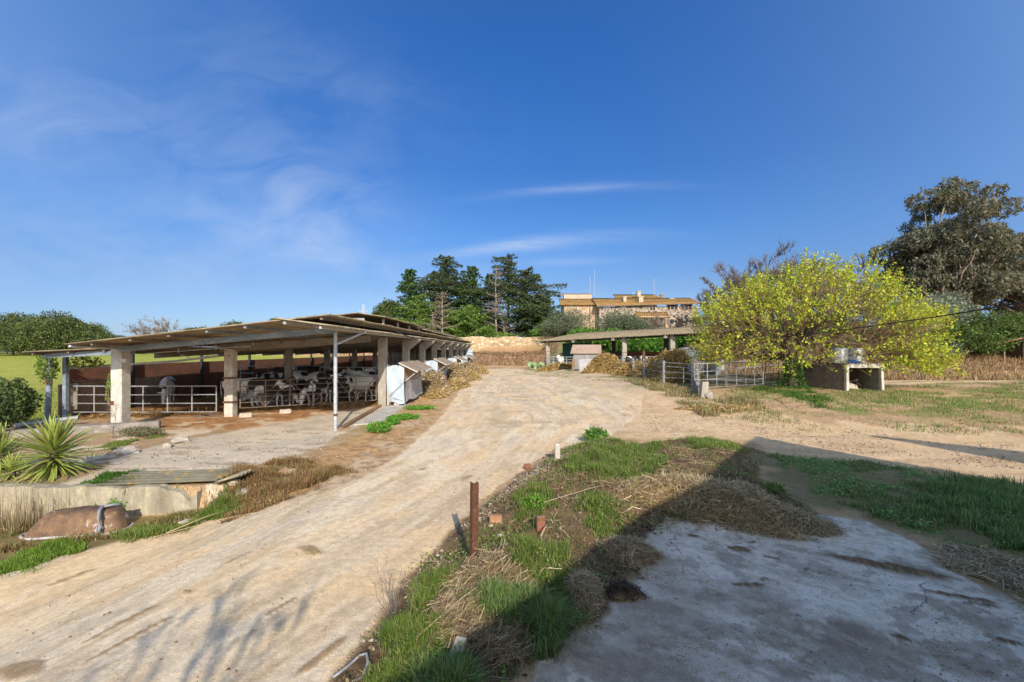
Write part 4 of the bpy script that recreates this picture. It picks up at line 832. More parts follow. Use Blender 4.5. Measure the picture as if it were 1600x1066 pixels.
# ---- cables
def cable(pts, r, label):
    b = MB(); P3 = [Vector(p) for p in pts]; out = []
    for i in range(len(P3) - 1):
        for k in range(8):
            t = k / 8; p0 = P3[max(i - 1, 0)]; p1 = P3[i]; p2 = P3[i + 1]; p3 = P3[min(i + 2, len(P3) - 1)]
            out.append(.5 * ((2 * p1) + (-p0 + p2) * t + (2 * p0 - 5 * p1 + 4 * p2 - p3) * t * t + (-p0 + 3 * p1 - 3 * p2 + p3) * t ** 3))
    out.append(P3[-1]); b.tube(out, r, 6); o = b.build('overhead_cable', M['rubber'], smooth=True); tag(o, label, 'cable', 'overhead cables')
cable([A(1680, 460, 11.0), A(1593, 474, 12), A(1450, 497, 15.5), A(1300, 518, 20), A(1200, 529, 25), A(1110, 541, 31), A(1040, 546, 38), A(980, 551, 46), A(920, 556, 54), A(885, 553, 58), A(853, 549, 61)], .022, 'thick black cable crossing in front of the mulberry tree to the open shed')
cable([A(1680, 430, 24), A(1593, 453, 26), A(1545, 463, 30), A(1490, 470, 36)], .02, 'thin upper cable near the eucalyptus trunk')
cable([A(620, 519, 19.5), A(655, 532, 30), A(690, 545, 44), A(740, 551, 60), A(800, 556, 75), A(850, 551, 62)], .03, 'cable sagging from the barn eave across the road')
# ---- foreground small things
p = P(741, 882)
b = MB(); H = .98
for dx, dy, wx, wy in ((0, -.02, .075, .012), (-.034, .02, .012, .075), (.034, .012, .010, .055)): b.box((dx, dy, H / 2 - .15), (wx, wy, H + .3))
for z in (.3, .55, .86): b.box((0, -.028, z), (.022, .008, .03))
o = b.build('rusty_post', M['rust'], bevel=.002); o.location = p; o.rotation_euler = (0, .012, .5); tag(o, 'rusty steel channel post standing in the weedy verge', 'post', 'rusty posts')
p = P(871, 717); b = MB(); b.box((0, 0, .12), (.13, .10, .50), taper=.92); o = b.build('concrete_marker', M['limewash'], bevel=.012); o.location = p; tag(o, 'short white concrete post at the top of the weedy verge', 'post')
for px, py, s, rz_, mt, lb in ((832, 768, (.27, .12, .10), .2, 'orangebrick', 'round edged orange brick in the upper verge'), (775, 816, (.19, .11, .11), -.1, 'orangebrick', 'bright orange half brick left side of the verge'), (824, 733, (.16, .1, .12), .6, 'brick', 'dull red brick piece by the road edge near the white post'), (845, 830, (.13, .07, .22), .3, 'brick', 'brown brick standing upright in dark earth')):
    p = P(px, py); b = MB(); b.box((0, 0, s[2] / 2), s, rz=rz_); 
    o = b.build('brick', M[mt], bevel=.012); o.location = p; tag(o, lb, 'brick', 'loose bricks in the verge')
p = P(716, 1025); b = MB(); b.box((0, 0, .06), (.11, .20, .06), rx=.5, rz=-.3); o = b.build('split_log', M['whitestone'], bevel=.012); o.location = p; tag(o, 'pale split block lying in the shaded grass', 'block')
p = P(548, 1052); b = MB(); 
b.tube([(-.12, -.1, .03), (-.03, .02, .05), (.03, .14, .06), (.10, .12, .09), (.14, .03, .07), (.13, -.08, .02), (.06, -.12, .01)], .013, 8); o = b.build('plastic_hose', M['softgrey'], smooth=True); o.location = p; tag(o, 'bent grey plastic hose at the bottom edge of the verge', 'hose')
rr = random.Random(5)
for i, (px, py, r_, mt, lb) in enumerate(((200, 708, .24, 'whitestone', 'pale rubble stone left of the apron'), (282, 692, .22, 'whitestone', 'pale rubble stone at the apron edge'), (262, 699, .15, 'whitestone', 'smaller pale stone beside the apron edge'), (352, 766, .12, 'concrete', 'grey broken chunk beside the lichened sheet'), (366, 757, .13, 'whitestone', 'white chunk at the broken wall end'), (378, 773, .15, 'whitestone', 'largest white chunk below the wall end'), (344, 790, .11, 'block', 'grey chunk under the wall end'), (768, 822, .035, 'whitestone', 'tiny white pebble beside the orange half brick'), (766, 789, .04, 'whitestone', 'white pebble on the dark verge earth'), (783, 838, .04, 'whitestone', 'white pebble below the orange half brick'), (292, 818, .09, 'whitestone', 'stone at the foot of the wall'))):
    b = MB(); b.rock((0, 0, r_ * .3), r_, i + 3, (1.25, .8, .5), .45, 2); o = b.build('stone', M[mt]); o.location = P(px, py); o.rotation_euler = (0, 0, i); tag(o, lb, 'stone', 'loose stones')
# ---- farm building behind the camera position whose shadow falls on the slab
fb = empty('farm_building', (10.2, 4.1, 0), 0, 'tall farm building beside the yard casting the big shadow', 'building')
c0 = Vector((0, 0, 0)); uu = Vector((-.636, -.772, 0)); vv = Vector((.5, -.866, 0)); 
b = MB(); b.prism([c0 + (uu + vv) * .35, uu * 26 + vv * .6, uu * 26 + vv * 12, vv * 14 + uu * .5], (0, 0, -.5), (0, 0, 5.3)); b.build('wall', M['block'], fb)
b = MB(); b.prism([c0, uu * 27, uu * 27 + vv * 13, vv * 15], (0, 0, 5.3), (0, 0, 5.5)); b.build('roof', M['fibro'], fb)
cn = empty('raised_canopy', (14.4, 1.6, 0), 0, 'raised canopy beyond the farm building', 'canopy')
b = MB(); b.prism([(0, 0, 0), (2.6, -2.3, 0), (9, -9.0, 0), (8, -12.0, 0), (1.6, -4.4, 0), (.7, -1.6, 0)], (0, 0, 6.9), (0, 0, 7.0)); b.build('roof', M['fibro'], cn)
b = MB(); b.bar((8, -9.5, -.5), (8, -9.5, 6.9), .2); b.build('post', M['galv'], cn)
# ================================================================== VEGETATION
def seg_mesh(name, S, mat, parent, k=5):
    """S: (n,8) p0(3) p1(3) r0 r1 -> tubes"""
    S = np.array(S, float); p0, p1, r0, r1 = S[:, :3], S[:, 3:6], S[:, 6], S[:, 7]
    d = unit(p1 - p0); ref = np.where(np.abs(d[:, 2:3]) > .9, np.array([[1., 0, 0]]), np.array([[0, 0, 1.]]))
    a = unit(np.cross(d, ref)); b = np.cross(d, a); th = np.arange(k) / k * 2 * math.pi
    ring = a[:, None] * np.cos(th)[None, :, None] + b[:, None] * np.sin(th)[None, :, None]
    V = np.concatenate([p0[:, None] + ring * r0[:, None, None], p1[:, None] + ring * r1[:, None, None]], 1).reshape(-1, 3)
    n = len(S); base = (np.arange(n) * 2 * k)[:, None]; j = np.arange(k)[None]; j2 = (j + 1) % k
    Q = np.stack([base + j, base + j2, base + k + j2, base + k + j], -1).reshape(-1, 4)
    me = rawmesh(name, V, Q.ravel(), np.full(len(Q), 4), smooth=True); return link(name, me, mat, parent)
def leaf_mesh(name, Pn, size, cols, mat, parent, r, flat=0.0, aspect=1.0, normal=None, var=.25, droop=0):
    n = len(Pn); Pn = np.asarray(Pn, float)
    nr = unit(r.normal(size=(n, 3))) if normal is None else unit(normal + r.normal(size=(n, 3)) * .6)
    if flat: nr = unit(nr * np.array([1, 1, 1]) + np.array([0, 0, flat]) * np.sign(nr[:, 2:3] + 1e-6))
    t = unit(np.cross(nr, r.normal(size=(n, 3)))); b = np.cross(nr, t)
    if droop: t = unit(t + np.array([0, 0, -droop])); b = unit(np.cross(nr, t))
    s = (size * r.uniform(.6, 1.35, n))[:, None]; sa = s * aspect
    V = np.stack([Pn - t * s * .5, Pn + b * sa * .42, Pn + t * s * .55, Pn - b * sa * .42], 1).reshape(-1, 3)
    cols = np.asarray(cols, float)
    c = cols[r.integers(0, len(cols), n)] * r.uniform(1 - var, 1 + var, (n, 1)) * 1.5
    c = np.repeat(c, 4, 0)
    me = rawmesh(name, V, np.arange(4 * n), np.full(n, 4), c); return link(name, me, mat, parent)
def branches(r, base, tip, r0, r1, wob=.06, n=5):
    base = np.array(base, float); tip = np.array(tip, float); L = np.linalg.norm(tip - base); out = []; p = base; 
    for i in range(1, n + 1):
        t = i / n; q = base + (tip - base) * t + (r.normal(size=3) * wob * L if i < n else 0)
        out.append([*p, *q, r0 + (r1 - r0) * (i - 1) / n, r0 + (r1 - r0) * t]); p = q
    return out
def clump_tree(name, loc, h, rad, seed, cols, label, cat='tree', group=None, leaf=.25, nleaf=6000, trunk_h=.25, nclump=26, bark='bark', aspect=.6, clump=.34, tr=.05, low=.18, gaps=.0, droop=0, flat=0, squash=1.0, visible_limbs=1, full=False):
    r = np.random.default_rng(seed); root = empty(name, loc, 0, label, cat, group); S = []
    tr_ = h * tr; th = h * trunk_h; S += branches(r, (0, 0, -.3), (r.normal() * .03 * h, r.normal() * .03 * h, th), tr_, tr_ * .75, .02)
    top = np.array(S[-1][3:6]); cz = h * (low + (1 - low) / 2); hz = h * (1 - low) / 2 
    pts = []; cl = []
    for i in range(nclump):
        d = unit(r.normal(size=3)); d[2] = d[2] * .9 if full else abs(d[2]) * .95 - .35; q = r.uniform(.30, .92) if full else r.uniform(.55, .86)
        c = np.array([d[0] * rad * q, d[1] * rad * q, cz + d[2] * hz * q * 1.15]); cr = rad * clump * r.uniform(.65, 1.25)
        cl.append((c, cr))
        if visible_limbs: S += branches(r, top + (0, 0, -r.uniform(0, .2) * th), c * .95 + top * .05, tr_ * .42, tr_ * .1, .05, 4)
        for _ in range(3):
            e = c + unit(r.normal(size=3)) * cr * .9; S += branches(r, c, e, tr_ * .12, tr_ * .03, .05, 2)
        m = int(nleaf / nclump * (cr / (rad * clump)) ** 2); u = unit(r.normal(size=(m, 3))); rr_ = cr * r.uniform(.5, 1.05, (m, 1)) ** .6
        u2 = u * rr_ * np.array([1, 1, .72 * squash]); bumpn = 1 + .25 * np.sin(u[:, :1] * 7 + i) * np.sin(u[:, 1:2] * 6 + 2 * i)
        pts.append(c + u2 * bumpn)
    Pn = np.concatenate(pts); Pn = Pn[Pn[:, 2] > .05 * h]
    if gaps: k = fbm(Pn[:, 0] / rad * 5, Pn[:, 2] / rad * 5, seed, 2) > gaps; Pn = Pn[k]
    seg_mesh('trunk', S, M[bark], root, 6)
    leaf_mesh('crown', Pn, leaf, cols, M['leaf'], root, r, aspect=aspect, var=.35, droop=droop, flat=flat)
    return root
def ground_at(px, Y, dz=0):
    x = (px - CX) / F * Y; return Vector((x, Y, gh(x, Y) + dz))
OLIVE = [(.115, .14, .085), (.085, .105, .06), (.15, .17, .11), (.06, .075, .04)]
OAK = [(.075, .10, .025), (.05, .07, .02), (.10, .125, .035), (.035, .05, .018)]
LUSH = [(.07, .16, .02), (.05, .11, .015), (.10, .20, .03)]
# holm oak grove on the far edge of the field, left
gr = np.random.default_rng(3)
gx = [(-60, 92, 9.0), (-18, 99, 10.5), (8, 90, 8.6), (30, 100, 10.4), (52, 93, 9.2), (72, 101, 10.4), (92, 94, 9.0), (112, 101, 9.4), (131, 95, 7.8), (148, 100, 6.8), (20, 84, 7.2), (62, 85, 7.4), (100, 86, 7.2), (132, 88, 6.2)]
glab = ['leftmost oak of the grove, cut by the frame edge', 'tall oak near the left frame edge', 'front oak at the left end of the grove', 'oak with highest crown in the left part of the grove', 'rounded oak in the left middle of the grove', 'oak in the centre back of the grove', 'oak right of the grove centre', 'broad oak in the right part of the grove', 'shorter oak near the right end of the grove', 'last low oak at the right end of the grove', 'low front oak before the left of the grove', 'low front oak before the grove centre', 'low front oak before the right of the grove', 'smallest front oak at the grove right end']
for i, (px, Y, h) in enumerate(gx):
    clump_tree('holm_oak', ground_at(px, Y), h * (1.05 + .16 * math.sin(i * 2.3)), 4.6 + .2 * (i % 3), 100 + i, OAK + [(.13, .14, .05)], glab[i], group='oaks of the grove left of the barn', leaf=.36, nleaf=6500, low=-.22, trunk_h=.2, nclump=24, clump=.36, tr=.03)
for i, (px, Y, ztop, rad, lb, bare) in enumerate(((312, 110, 506, 2.6, 'small dark tree peeping over the barn roof, left one', 0), (298, 118, 508, 2.0, 'low bush like tree over the left barn roof', 0), (360, 112, 495, 3.4, 'dark round tree over the middle of the barn roof', 0), (384, 118, 500, 2.2, 'small tree right beside the dark round one over the barn roof', 0), (431, 116, 489, 2.2, 'olive green tree top over the highest roof edge', 0), (452, 122, 493, 1.8, 'tiny tree top furthest right over the roof edge', 0))):
    g = ground_at(px, Y); h = CAMH + (HY - ztop) / F * Y - g.z
    clump_tree('field_tree', g, h, rad, 130 + i, OAK, lb, group='trees behind the barn roof', leaf=.42, nleaf=2600, low=.3, clump=.4, tr=.03)
# bare trees
def bare_tree(name, loc, h, spread, seed, label, group=None, n1=14, n2=9, n3=7, bark='palebark', r0=.16, up=.8, cat='tree', tw=.010, low=.3, one=False):
    r = np.random.default_rng(seed); root = empty(name, loc, 0, label, cat, group); S = []
    S += branches(r, (0, 0, -.3), (r.normal() * .05 * h, r.normal() * .05 * h, h * .62), r0, r0 * .4, .012, 8)
    tk = [np.array(s[3:6]) for s in S]; T = []
    for i in range(n1):
        b0 = tk[min(len(tk) - 1, int(len(tk) * (low + (1 - low) * i / n1)))]; a = r.uniform(0, 6.28); L = spread * r.uniform(.6, 1)
        e = b0 + np.array([math.cos(a) * L, math.sin(a) * L, h * .33 * r.uniform(.4, 1.1) * up]); br = branches(r, b0, e, r0 * .35, r0 * .12, .05, 5); S += br
        for j in range(n2):
            s = br[r.integers(1, 5)]; p = np.array(s[3:6]); e2 = p + unit(unit(e - b0) + r.normal(size=3) * .55 + (0, 0, up * .6)) * L * r.uniform(.25, .5); b2 = branches(r, p, e2, r0 * .10, tw * 1.6, .06, 3); S += b2
            for k in range(n3):
                s2 = b2[r.integers(0, 3)]; q = np.array(s2[3:6]); e3 = q + unit(unit(e2 - p) + r.normal(size=3) * .7 + (0, 0, up * .5)) * L * r.uniform(.12, .26); T += branches(r, q, e3, tw * 1.4, tw * .7, .05, 2)
    if one: seg_mesh('trunk', S + T, M[bark], root, 5); return root
    seg_mesh('trunk', S, M[bark], root, 5); seg_mesh('twigs', T, M[bark], root, 3); return root
for i, (px, Y, pt, sp_, lb) in enumerate(((1122, 76, 424, 3.0, 'bare grey tree just right of the farmhouse'), (1140, 73, 402, 4.4, 'tall bare grey tree behind the left of the mulberry crown'), (1165, 70, 388, 5.6, 'highest bare tree with the densest twigs behind the mulberry crown'), (1200, 68, 388, 5.6, 'bare tree behind the left middle of the mulberry crown'), (1245, 66, 394, 5.2, 'bare tree behind the middle of the mulberry crown'), (1320, 64, 396, 5.0, 'rightmost bare tree behind the mulberry crown'))):
    g = ground_at(px, Y); bare_tree('bare_tree', g, (CAMH + (HY - pt) / F * Y - g.z) * 1.0, sp_, 200 + i, lb, 'bare trees behind the mulberry', bark='greybark', n1=20, n2=12, n3=10, tw=.020, low=.2)
for i, (px, Y, zt, lb) in enumerate(((268, 120, 497, 'bare tree over the left barn roof, taller one'), (235, 126, 506, 'faint bare tree near the distant hill'))):
    g = ground_at(px, Y); bare_tree('bare_tree', g, CAMH + (HY - zt) / F * Y - g.z, 5, 220 + i, lb, 'bare trees on the skyline left', n1=16, n2=9, n3=8, tw=.03)
# cedars on the terrace
def cedar(loc, h, spread, seed, label, cols, bare_low=.12, dens=1.0, name='cedar_tree', lean=0, top_flat=0):
    r = np.random.default_rng(seed); root = empty(name, loc, 0, label, 'tree', 'conifers behind the stone wall'); S = []
    tip = np.array([lean * h, 0, h]); S += branches(r, (0, 0, -.4), tip, h * .022, h * .004, .006, 10); L_ = []; col = []
    pts = []; n = int(11 * h * (1 - bare_low)); ph = r.uniform(0, 6.28, 3)
    for i in range(n):
        t = bare_low + (1 - bare_low) * ((i + r.uniform(-.5, .5)) / n); t = min(.985, max(bare_low, t)); z = t * h; a = i * 2.4 + r.uniform(-.5, .5)
        asym = 1 + .30 * math.sin(a + ph[0] + t * 3) + .22 * math.sin(2 * a + ph[1] + 5 * t)
        prof = (1 - t) ** .62 * (1 + .28 * math.sin(t * 13 + ph[2])) + (.16 if t > .85 else .04)
        L = spread * 1.22 * prof * asym * (r.uniform(.45, 1.15)); L = max(L, .45); b0 = np.array([lean * z, 0, z]); dirn = np.array([math.cos(a), math.sin(a), 0]); rise = L * r.uniform(-.10, .38)
        e = b0 + dirn * L + (0, 0, rise); S += branches(r, b0, e, h * .0055, h * .0012, .03, 3)
        m = int(72 * dens * (L / 3) ** 1.25) + 12; u = r.beta(1.9, 1.05, m); lat = r.normal(size=m) * (.20 * L * (1.2 - u * .75)); perp = np.array([-dirn[1], dirn[0], 0])
        tiltb = r.normal() * .25
        pts.append(b0 + dirn * (u * L * 1.05)[:, None] + perp * lat[:, None] + np.stack([np.zeros(m), np.zeros(m), rise * u + lat * tiltb - np.abs(lat) * .30 - .16 * L * np.clip(u - .7, 0, 1) + r.normal(size=m) * .13], 1))
    Pn = np.concatenate(pts)
    seg_mesh('trunk', S, M['bark'], root, 5)
    leaf_mesh('crown', Pn, .44, np.array(cols) * 1.25, M['leaf'], root, r, flat=.7, aspect=.6, var=.45)
    return root
CED = [(.065, .115, .03), (.045, .08, .025), (.09, .14, .04), (.03, .055, .02)]; CEDB = [(.075, .10, .045), (.05, .07, .032), (.10, .125, .06), (.035, .045, .025)]
CEDL = [(.11, .17, .04), (.08, .13, .03), (.14, .19, .05)]
def on_terrace(px, ptop, Y):
    g = ground_at(px, Y); return g, CAMH + (HY - ptop) / F * Y - g.z
for i, (px, pt, Y, sp_, lb, cols, bl_, dn, lean) in enumerate((
    (640, 421, 104, 5.4, 'leftmost pointed cedar behind the wall', CED, .02, 1.2, 0),
    (656, 462, 98, 5.0, 'low bright cedar above the barn ridge', CEDL, .02, 1.3, 0),
    (697, 402, 106, 7.0, 'tall dark cedar with layered top left of centre', CEDB, .10, 1.0, 0),
    (680, 424, 112, 5.0, 'slimmer cedar in the shade left of the tall one', CEDB, .1, .9, 0),
    (737, 416, 105, 5.4, 'cedar with a bent over tip in the middle of the row', CED, .05, 1.0, .02),
    (735, 478, 97, 6.0, 'low spreading bright cedar just behind the stone wall', CEDL, .01, 1.3, 0),
    (712, 486, 96, 3.6, 'small bright cedar beside the pale dead tree', CEDL, .01, 1.2, 0),
    (766, 428, 108, 4.6, 'slender airy cedar filling the middle of the row', CED, .2, .8, 0),
    (794, 399, 103, 5.6, 'tallest cedar with a flat topped crown', CEDB, .42, .8, 0),
    (822, 421, 100, 7.4, 'broad dark cedar at the right end of the row', CEDB, .02, 1.3, 0),
    (848, 462, 96, 4.6, 'cedar with long side branches near the farmhouse', CEDB, .02, 1.2, 0))):
    g, h = on_terrace(px, pt, Y); cedar(g, h, sp_, 300 + i, lb, cols, bl_, dn, lean=lean)
for i, (px, pt, Y, rad, lb, cols) in enumerate(((608, 462, 106, 3.6, 'dark rounded tree at the left end of the conifer row', OAK), (760, 496, 108, 5, 'dark undergrowth tree between the cedars', CEDB), (700, 492, 108, 5, 'dark shrubby tree behind the pale dead tree', CEDB), (862, 500, 94, 3.2, 'green shrub under the broad cedar', CEDL), (842, 517, 89, 2.2, 'green shrub spilling over the right end of the stone wall', LUSH + CEDL))):
    g, h = on_terrace(px, pt, Y); clump_tree('evergreen_tree', g, h, rad, 330 + i, cols, lb, group='conifers behind the stone wall', leaf=.5, nleaf=4500, low=.02, clump=.4, tr=.03)
for i, (px, pt, Y, sp_, lb) in enumerate(((691, 455, 92, 3.8, 'pale dead conifer with drooping bare branches'), (775, 415, 95, 3.6, 'tall dead conifer with bare ochre trunk'), (676, 490, 93, 1.8, 'small dead conifer snag beside the pale dead one'), (787, 470, 96, 3.0, 'dead trunk with long low arm right of the tall one'))):
    g, h = on_terrace(px, pt, Y); r = np.random.default_rng(350 + i); root = empty('dead_conifer', g, 0, lb, 'tree', 'dead conifers behind the wall'); S = branches(r, (0, 0, -.3), (0, 0, h), .26, .05, .006, 10); T = []
    for k in range(58 if h > 8 else 34):
        z = h * r.uniform(.12, .97); a = r.uniform(0, 6.28); L = sp_ * (1.05 - z / h) ** .6 * r.uniform(.5, 1.1); e = np.array([math.cos(a) * L, math.sin(a) * L, z + L * r.uniform(.05, .6)]); br = branches(r, (0, 0, z), e, .065, .03, .04, 3); S += br
        for _ in range(5):
            s = br[r.integers(0, 3)]; q = np.array(s[3:6]); T += branches(r, q, q + unit(r.normal(size=3) + unit(e) * .8) * L * .3, .03, .015, .05, 2)
    seg_mesh('trunk', S, M['palebark'], root, 5); seg_mesh('twigs', T, M['palebark'], root, 3)
# olives by the farmhouse, hedge behind the shed
for i, (px, pt, Y, rad, lb) in enumerate(((893, 483, 84, 5.2, 'big grey green olive left of the stone house'), (872, 497, 83, 3.2, 'smaller olive beside the big one, toward the cedars'), (968, 484, 83, 4.2, 'olive before the left windows of the stone house'), (990, 497, 82, 2.8, 'low olive before the house porch'))):
    g = ground_at(px, Y); clump_tree('olive_tree', g, CAMH + (HY - pt) / F * Y - g.z, rad, 360 + i, OLIVE, lb, group='olives before the farmhouse', leaf=.28, nleaf=8500, low=.0, clump=.42, nclump=30, aspect=.4, bark='greybark', tr=.03)
bare_tree('bare_shrub', ground_at(1010, 82), 3.6, 2.4, 371, 'bare reddish shrub below the house porch', n1=16, n2=9, n3=8, tw=.03, bark='palebark')
bare_tree('bare_shrub', ground_at(1072, 82), 3.6, 2.0, 372, 'bare brown shrub right of the house porch', n1=16, n2=9, n3=8, tw=.03)
for i, (px, Y, h, rad, lb) in enumerate(((915, 77, 2.6, 3.2, 'hedge bush behind the left of the open shed'), (950, 75, 3.2, 3.6, 'hedge bush behind the second shed post'), (985, 72, 3.4, 3.6, 'bright hedge bush behind the shed centre'), (1022, 69, 3.6, 3.6, 'bright hedge bush between the right shed posts'), (1060, 67, 3.6, 3.6, 'bright hedge bush behind the right shed post'), (1100, 64, 3.8, 4.0, 'hedge bush above the metal shed roof'), (1145, 62, 4.2, 4.0, 'hedge bush left behind the mulberry'), (1190, 60, 4.4, 4.2, 'hedge bush behind the mulberry trunk'), (1240, 58, 4.4, 4.2, 'hedge bush behind the mulberry centre'), (1290, 56, 4.6, 4.2, 'hedge bush behind the two steel tanks'))):
    clump_tree('hedge_bush', ground_at(px, Y), h, rad, 380 + i, LUSH if i < 6 else OAK + LUSH, lb, 'bush', 'hedge bushes behind the shed', leaf=.36, nleaf=4200, low=-.1, clump=.42, tr=.02, aspect=.8)
# eucalyptus group at the right
EUC = [(.11, .115, .075), (.08, .085, .06), (.15, .15, .11), (.05, .053, .04), (.15, .115, .07)]
def euc(loc, h, rad, seed, label, n=46000):
    return clump_tree('eucalyptus_tree', loc, h, rad, seed, EUC, label, group='eucalyptus trees on the right', leaf=.42, nleaf=n, trunk_h=.30, nclump=80, clump=.20, low=.16, bark='palebark', aspect=.42, tr=.016, gaps=.22, full=True, droop=1.0)
euc(ground_at(1497, 55), 21.8, 7.6, 401, 'large eucalyptus with pale limbs at the right')
euc(ground_at(1600, 58), 18.5, 5.5, 402, 'eucalyptus cut by the right frame edge', 24000)
euc(ground_at(1432, 58), 15.5, 4.2, 403, 'lower eucalyptus crown left of the large one', 18000)
for i, (px, pt, Y, rad, lb, cols) in enumerate(((1455, 447, 46, 3.6, 'silvery olive behind the right end of the mulberry', [(.17, .19, .15), (.12, .14, .10), (.22, .24, .19)]), (1500, 508, 43, 3.2, 'green tree left of the lean to roof', OAK + LUSH[:1]), (1545, 484, 44, 3.6, 'green tree above the lean to roof', OAK + LUSH[:1]), (1600, 490, 46, 3.6, 'green tree at the right frame edge above the roof', OAK), (1400, 522, 48, 3.0, 'dark bush behind the right mulberry boughs', OAK), (1370, 530, 52, 3, 'dark low bush right of the tanks', OAK), (1452, 533, 42, 2.0, 'pale green bush under the silvery olive', OLIVE))):
    g = ground_at(px, Y); clump_tree('bushy_tree', g, CAMH + (HY - pt) / F * Y - g.z, rad, 410 + i, cols, lb, group='trees on the right bank', leaf=.24, nleaf=9500, low=.0, clump=.40, nclump=30, aspect=.55, tr=.03, bark='greybark')
# the big mulberry
def mulberry():
    r = np.random.default_rng(77); g = P(1236, 606); root = empty('mulberry_tree', g, 0, 'wide umbrella shaped mulberry with yellow green young leaves', 'tree')
    Yt = g.y; S = []; T = []; Lp = []; Ln = []; W = []
    S += branches(r, (0, 0, -.3), (.15, 0, 1.5), .34, .30, .03, 4); top = np.array([.15, 0, 1.45])
    def target(): 
        # crown outline in tree space, wider to the right
        a = r.uniform(0, 6.28); v = r.uniform(-.24, 1); q = math.sqrt(max(0, 1 - max(v, 0) ** 2.0))
        R_ = 9.3 if math.cos(a) > 0 else 6.0; x = math.cos(a) * q * R_; y = math.sin(a) * q * 4.6
        xo = x + .0; z = 2.5 + v * (4.0 + 1.35 * math.exp(-((x - 3.2) / 2.9) ** 2)) * (1 - .022 * max(0, x - 4) ** 1.25) * (.96 + .04 * math.sin(x * 1.7)) - (.10 * max(0, abs(x) - 4) if v < .2 else 0)
        return np.array([xo, y, max(.75, z)])
    limbs = []
    for i in range(17):
        t = target(); e = top + (t - top) * .45; e[2] = max(e[2], 2.0) + .35; s = branches(r, top, e, .15, .07, .04, 4); S += s; limbs.append(s)
    ends = np.array([l[-1][3:6] for l in limbs])
    for i in range(150):
        t = target(); c = top + (t - top) * .72; k = np.argmin(np.linalg.norm(ends - c, axis=1) + r.uniform(0, 1.5, len(ends))); l = limbs[k]; p = np.array(l[r.integers(1, 4)][3:6])
        e = p + (c - p) * .9; e[2] += .25; s = branches(r, p, e, .05, .022, .05, 4); S += s; W.append((s, t))
    we = np.array([w_[0][-1][3:6] for w_ in W])
    for i in range(2500):
        t = target(); q = r.uniform(.62, 1.0) ** .55; t = top + (t - top) * q
        k = np.argmin(np.linalg.norm(we - t, axis=1) + r.uniform(0, .9, len(we))); s = W[k][0]; p = np.array(s[r.integers(1, 4)][3:6]); L = np.linalg.norm(t - p)
        if L > 3.2: t = p + (t - p) * 3.2 / L
        out = unit(t - top); e = t + out * r.uniform(.1, .55) + np.array([0, 0, r.uniform(-.1, .6) if t[2] > 3.4 else r.uniform(-.65, .1)])
        b_ = branches(r, p, e, .012, .006, .035, 4); T += b_
        if r.uniform() < (.25 if e[0] > 2 else .45): continue
        n = r.integers(9, 24) if e[0] > 3 else r.integers(6, 17)
        for _ in range(n):
            sg = b_[2] if r.uniform() < .35 else b_[3]; f = r.uniform(); Lp.append(np.array(sg[:3]) * (1 - f) + np.array(sg[3:6]) * f + r.normal(size=3) * .085)
    # tufts shooting up on the outline
    for i in range(620):
        t = target()
        if t[2] < 3.6: continue
        L = r.uniform(.5, 1.35); dv = unit(np.array([unit(t - top)[0] * .45 + r.normal() * .12, r.normal() * .15, 1.0])); s0 = t - unit(t - top) * r.uniform(.1, .7); e = s0 + dv * L; b_ = branches(r, top + (s0 - top) * .84, s0, .014, .010, .03, 3) + branches(r, s0, e, .010, .005, .02, 4); T += b_
        for q in range(int(26 * L)):
            sg = b_[r.integers(3, 7)]; f = r.uniform(); Lp.append(np.array(sg[:3]) * (1 - f) + np.array(sg[3:6]) * f + r.normal(size=3) * .07)
    seg_mesh('trunk', S, M['bark'], root, 7); seg_mesh('twigs', T, M['twig'], root, 3)
    leaf_mesh('crown', np.array(Lp), .128, [(.33, .37, .03), (.24, .31, .03), (.40, .40, .04), (.15, .21, .02), (.30, .27, .03), (.23, .30, .025)], M['leaf'], root, r, aspect=.85, var=.25)
    # ivy on the trunk
    m = 900; a = r.uniform(0, 6.28, m); z = r.uniform(0, 1.8, m); rad = .40 + .3 * r.uniform(size=m) * (1 - z / 2.2) + .15 * (z < .5)
    leaf_mesh('ivy', np.stack([np.cos(a) * rad + .1, np.sin(a) * rad, z], 1), .13, [(.05, .11, .02), (.08, .16, .03), (.035, .07, .018)], M['leaf'], root, r)
M['twig'] = weathered('brown_twig', (.36, .24, .13), (.24, .15, .08), None, 3, .9)
mulberry()
# creepers and shrubs near barn
def leaf_bush(name, loc, rx, ry, h, n, seed, cols, label, leaf=.1, cat='shrub', group=None, aspect=.7, base_leaf=True, parts=('stems', 'foliage')):
    r = np.random.default_rng(seed); root = empty(name, loc, 0, label, cat, group); T = []; L = []
    for i in range(max(8, n // 60)):
        d = unit(r.normal(size=3)); e = np.array([d[0] * rx, d[1] * ry, h * (.5 + .5 * d[2]) * r.uniform(.8, 1.05)]); T += branches(r, (r.normal() * rx * .15, r.normal() * ry * .15, -.05), e, .012, .005, .05, 4)
    u = unit(r.normal(size=(n, 3))); q = r.uniform(.2, 1, (n, 1)) ** .4; q = q * (1 + .22 * np.sin(u[:, :1] * 6 + seed) * np.cos(u[:, 1:2] * 7)); L = u * q * np.array([rx, ry, h / 2]) + (0, 0, h / 2)
    L = L[L[:, 2] > -.02]; seg_mesh(parts[0], T, M['twig'], root, 3); leaf_mesh(parts[1], L, leaf, cols, M['leaf'], root, r, aspect=aspect); return root
leaf_bush('evergreen_shrub', P(16, 668), .72, .7, 1.75, 4500, 501, [(.075, .11, .035), (.05, .075, .025), (.12, .16, .06)], 'dark leafy shrub at the left edge before the green field', .12)
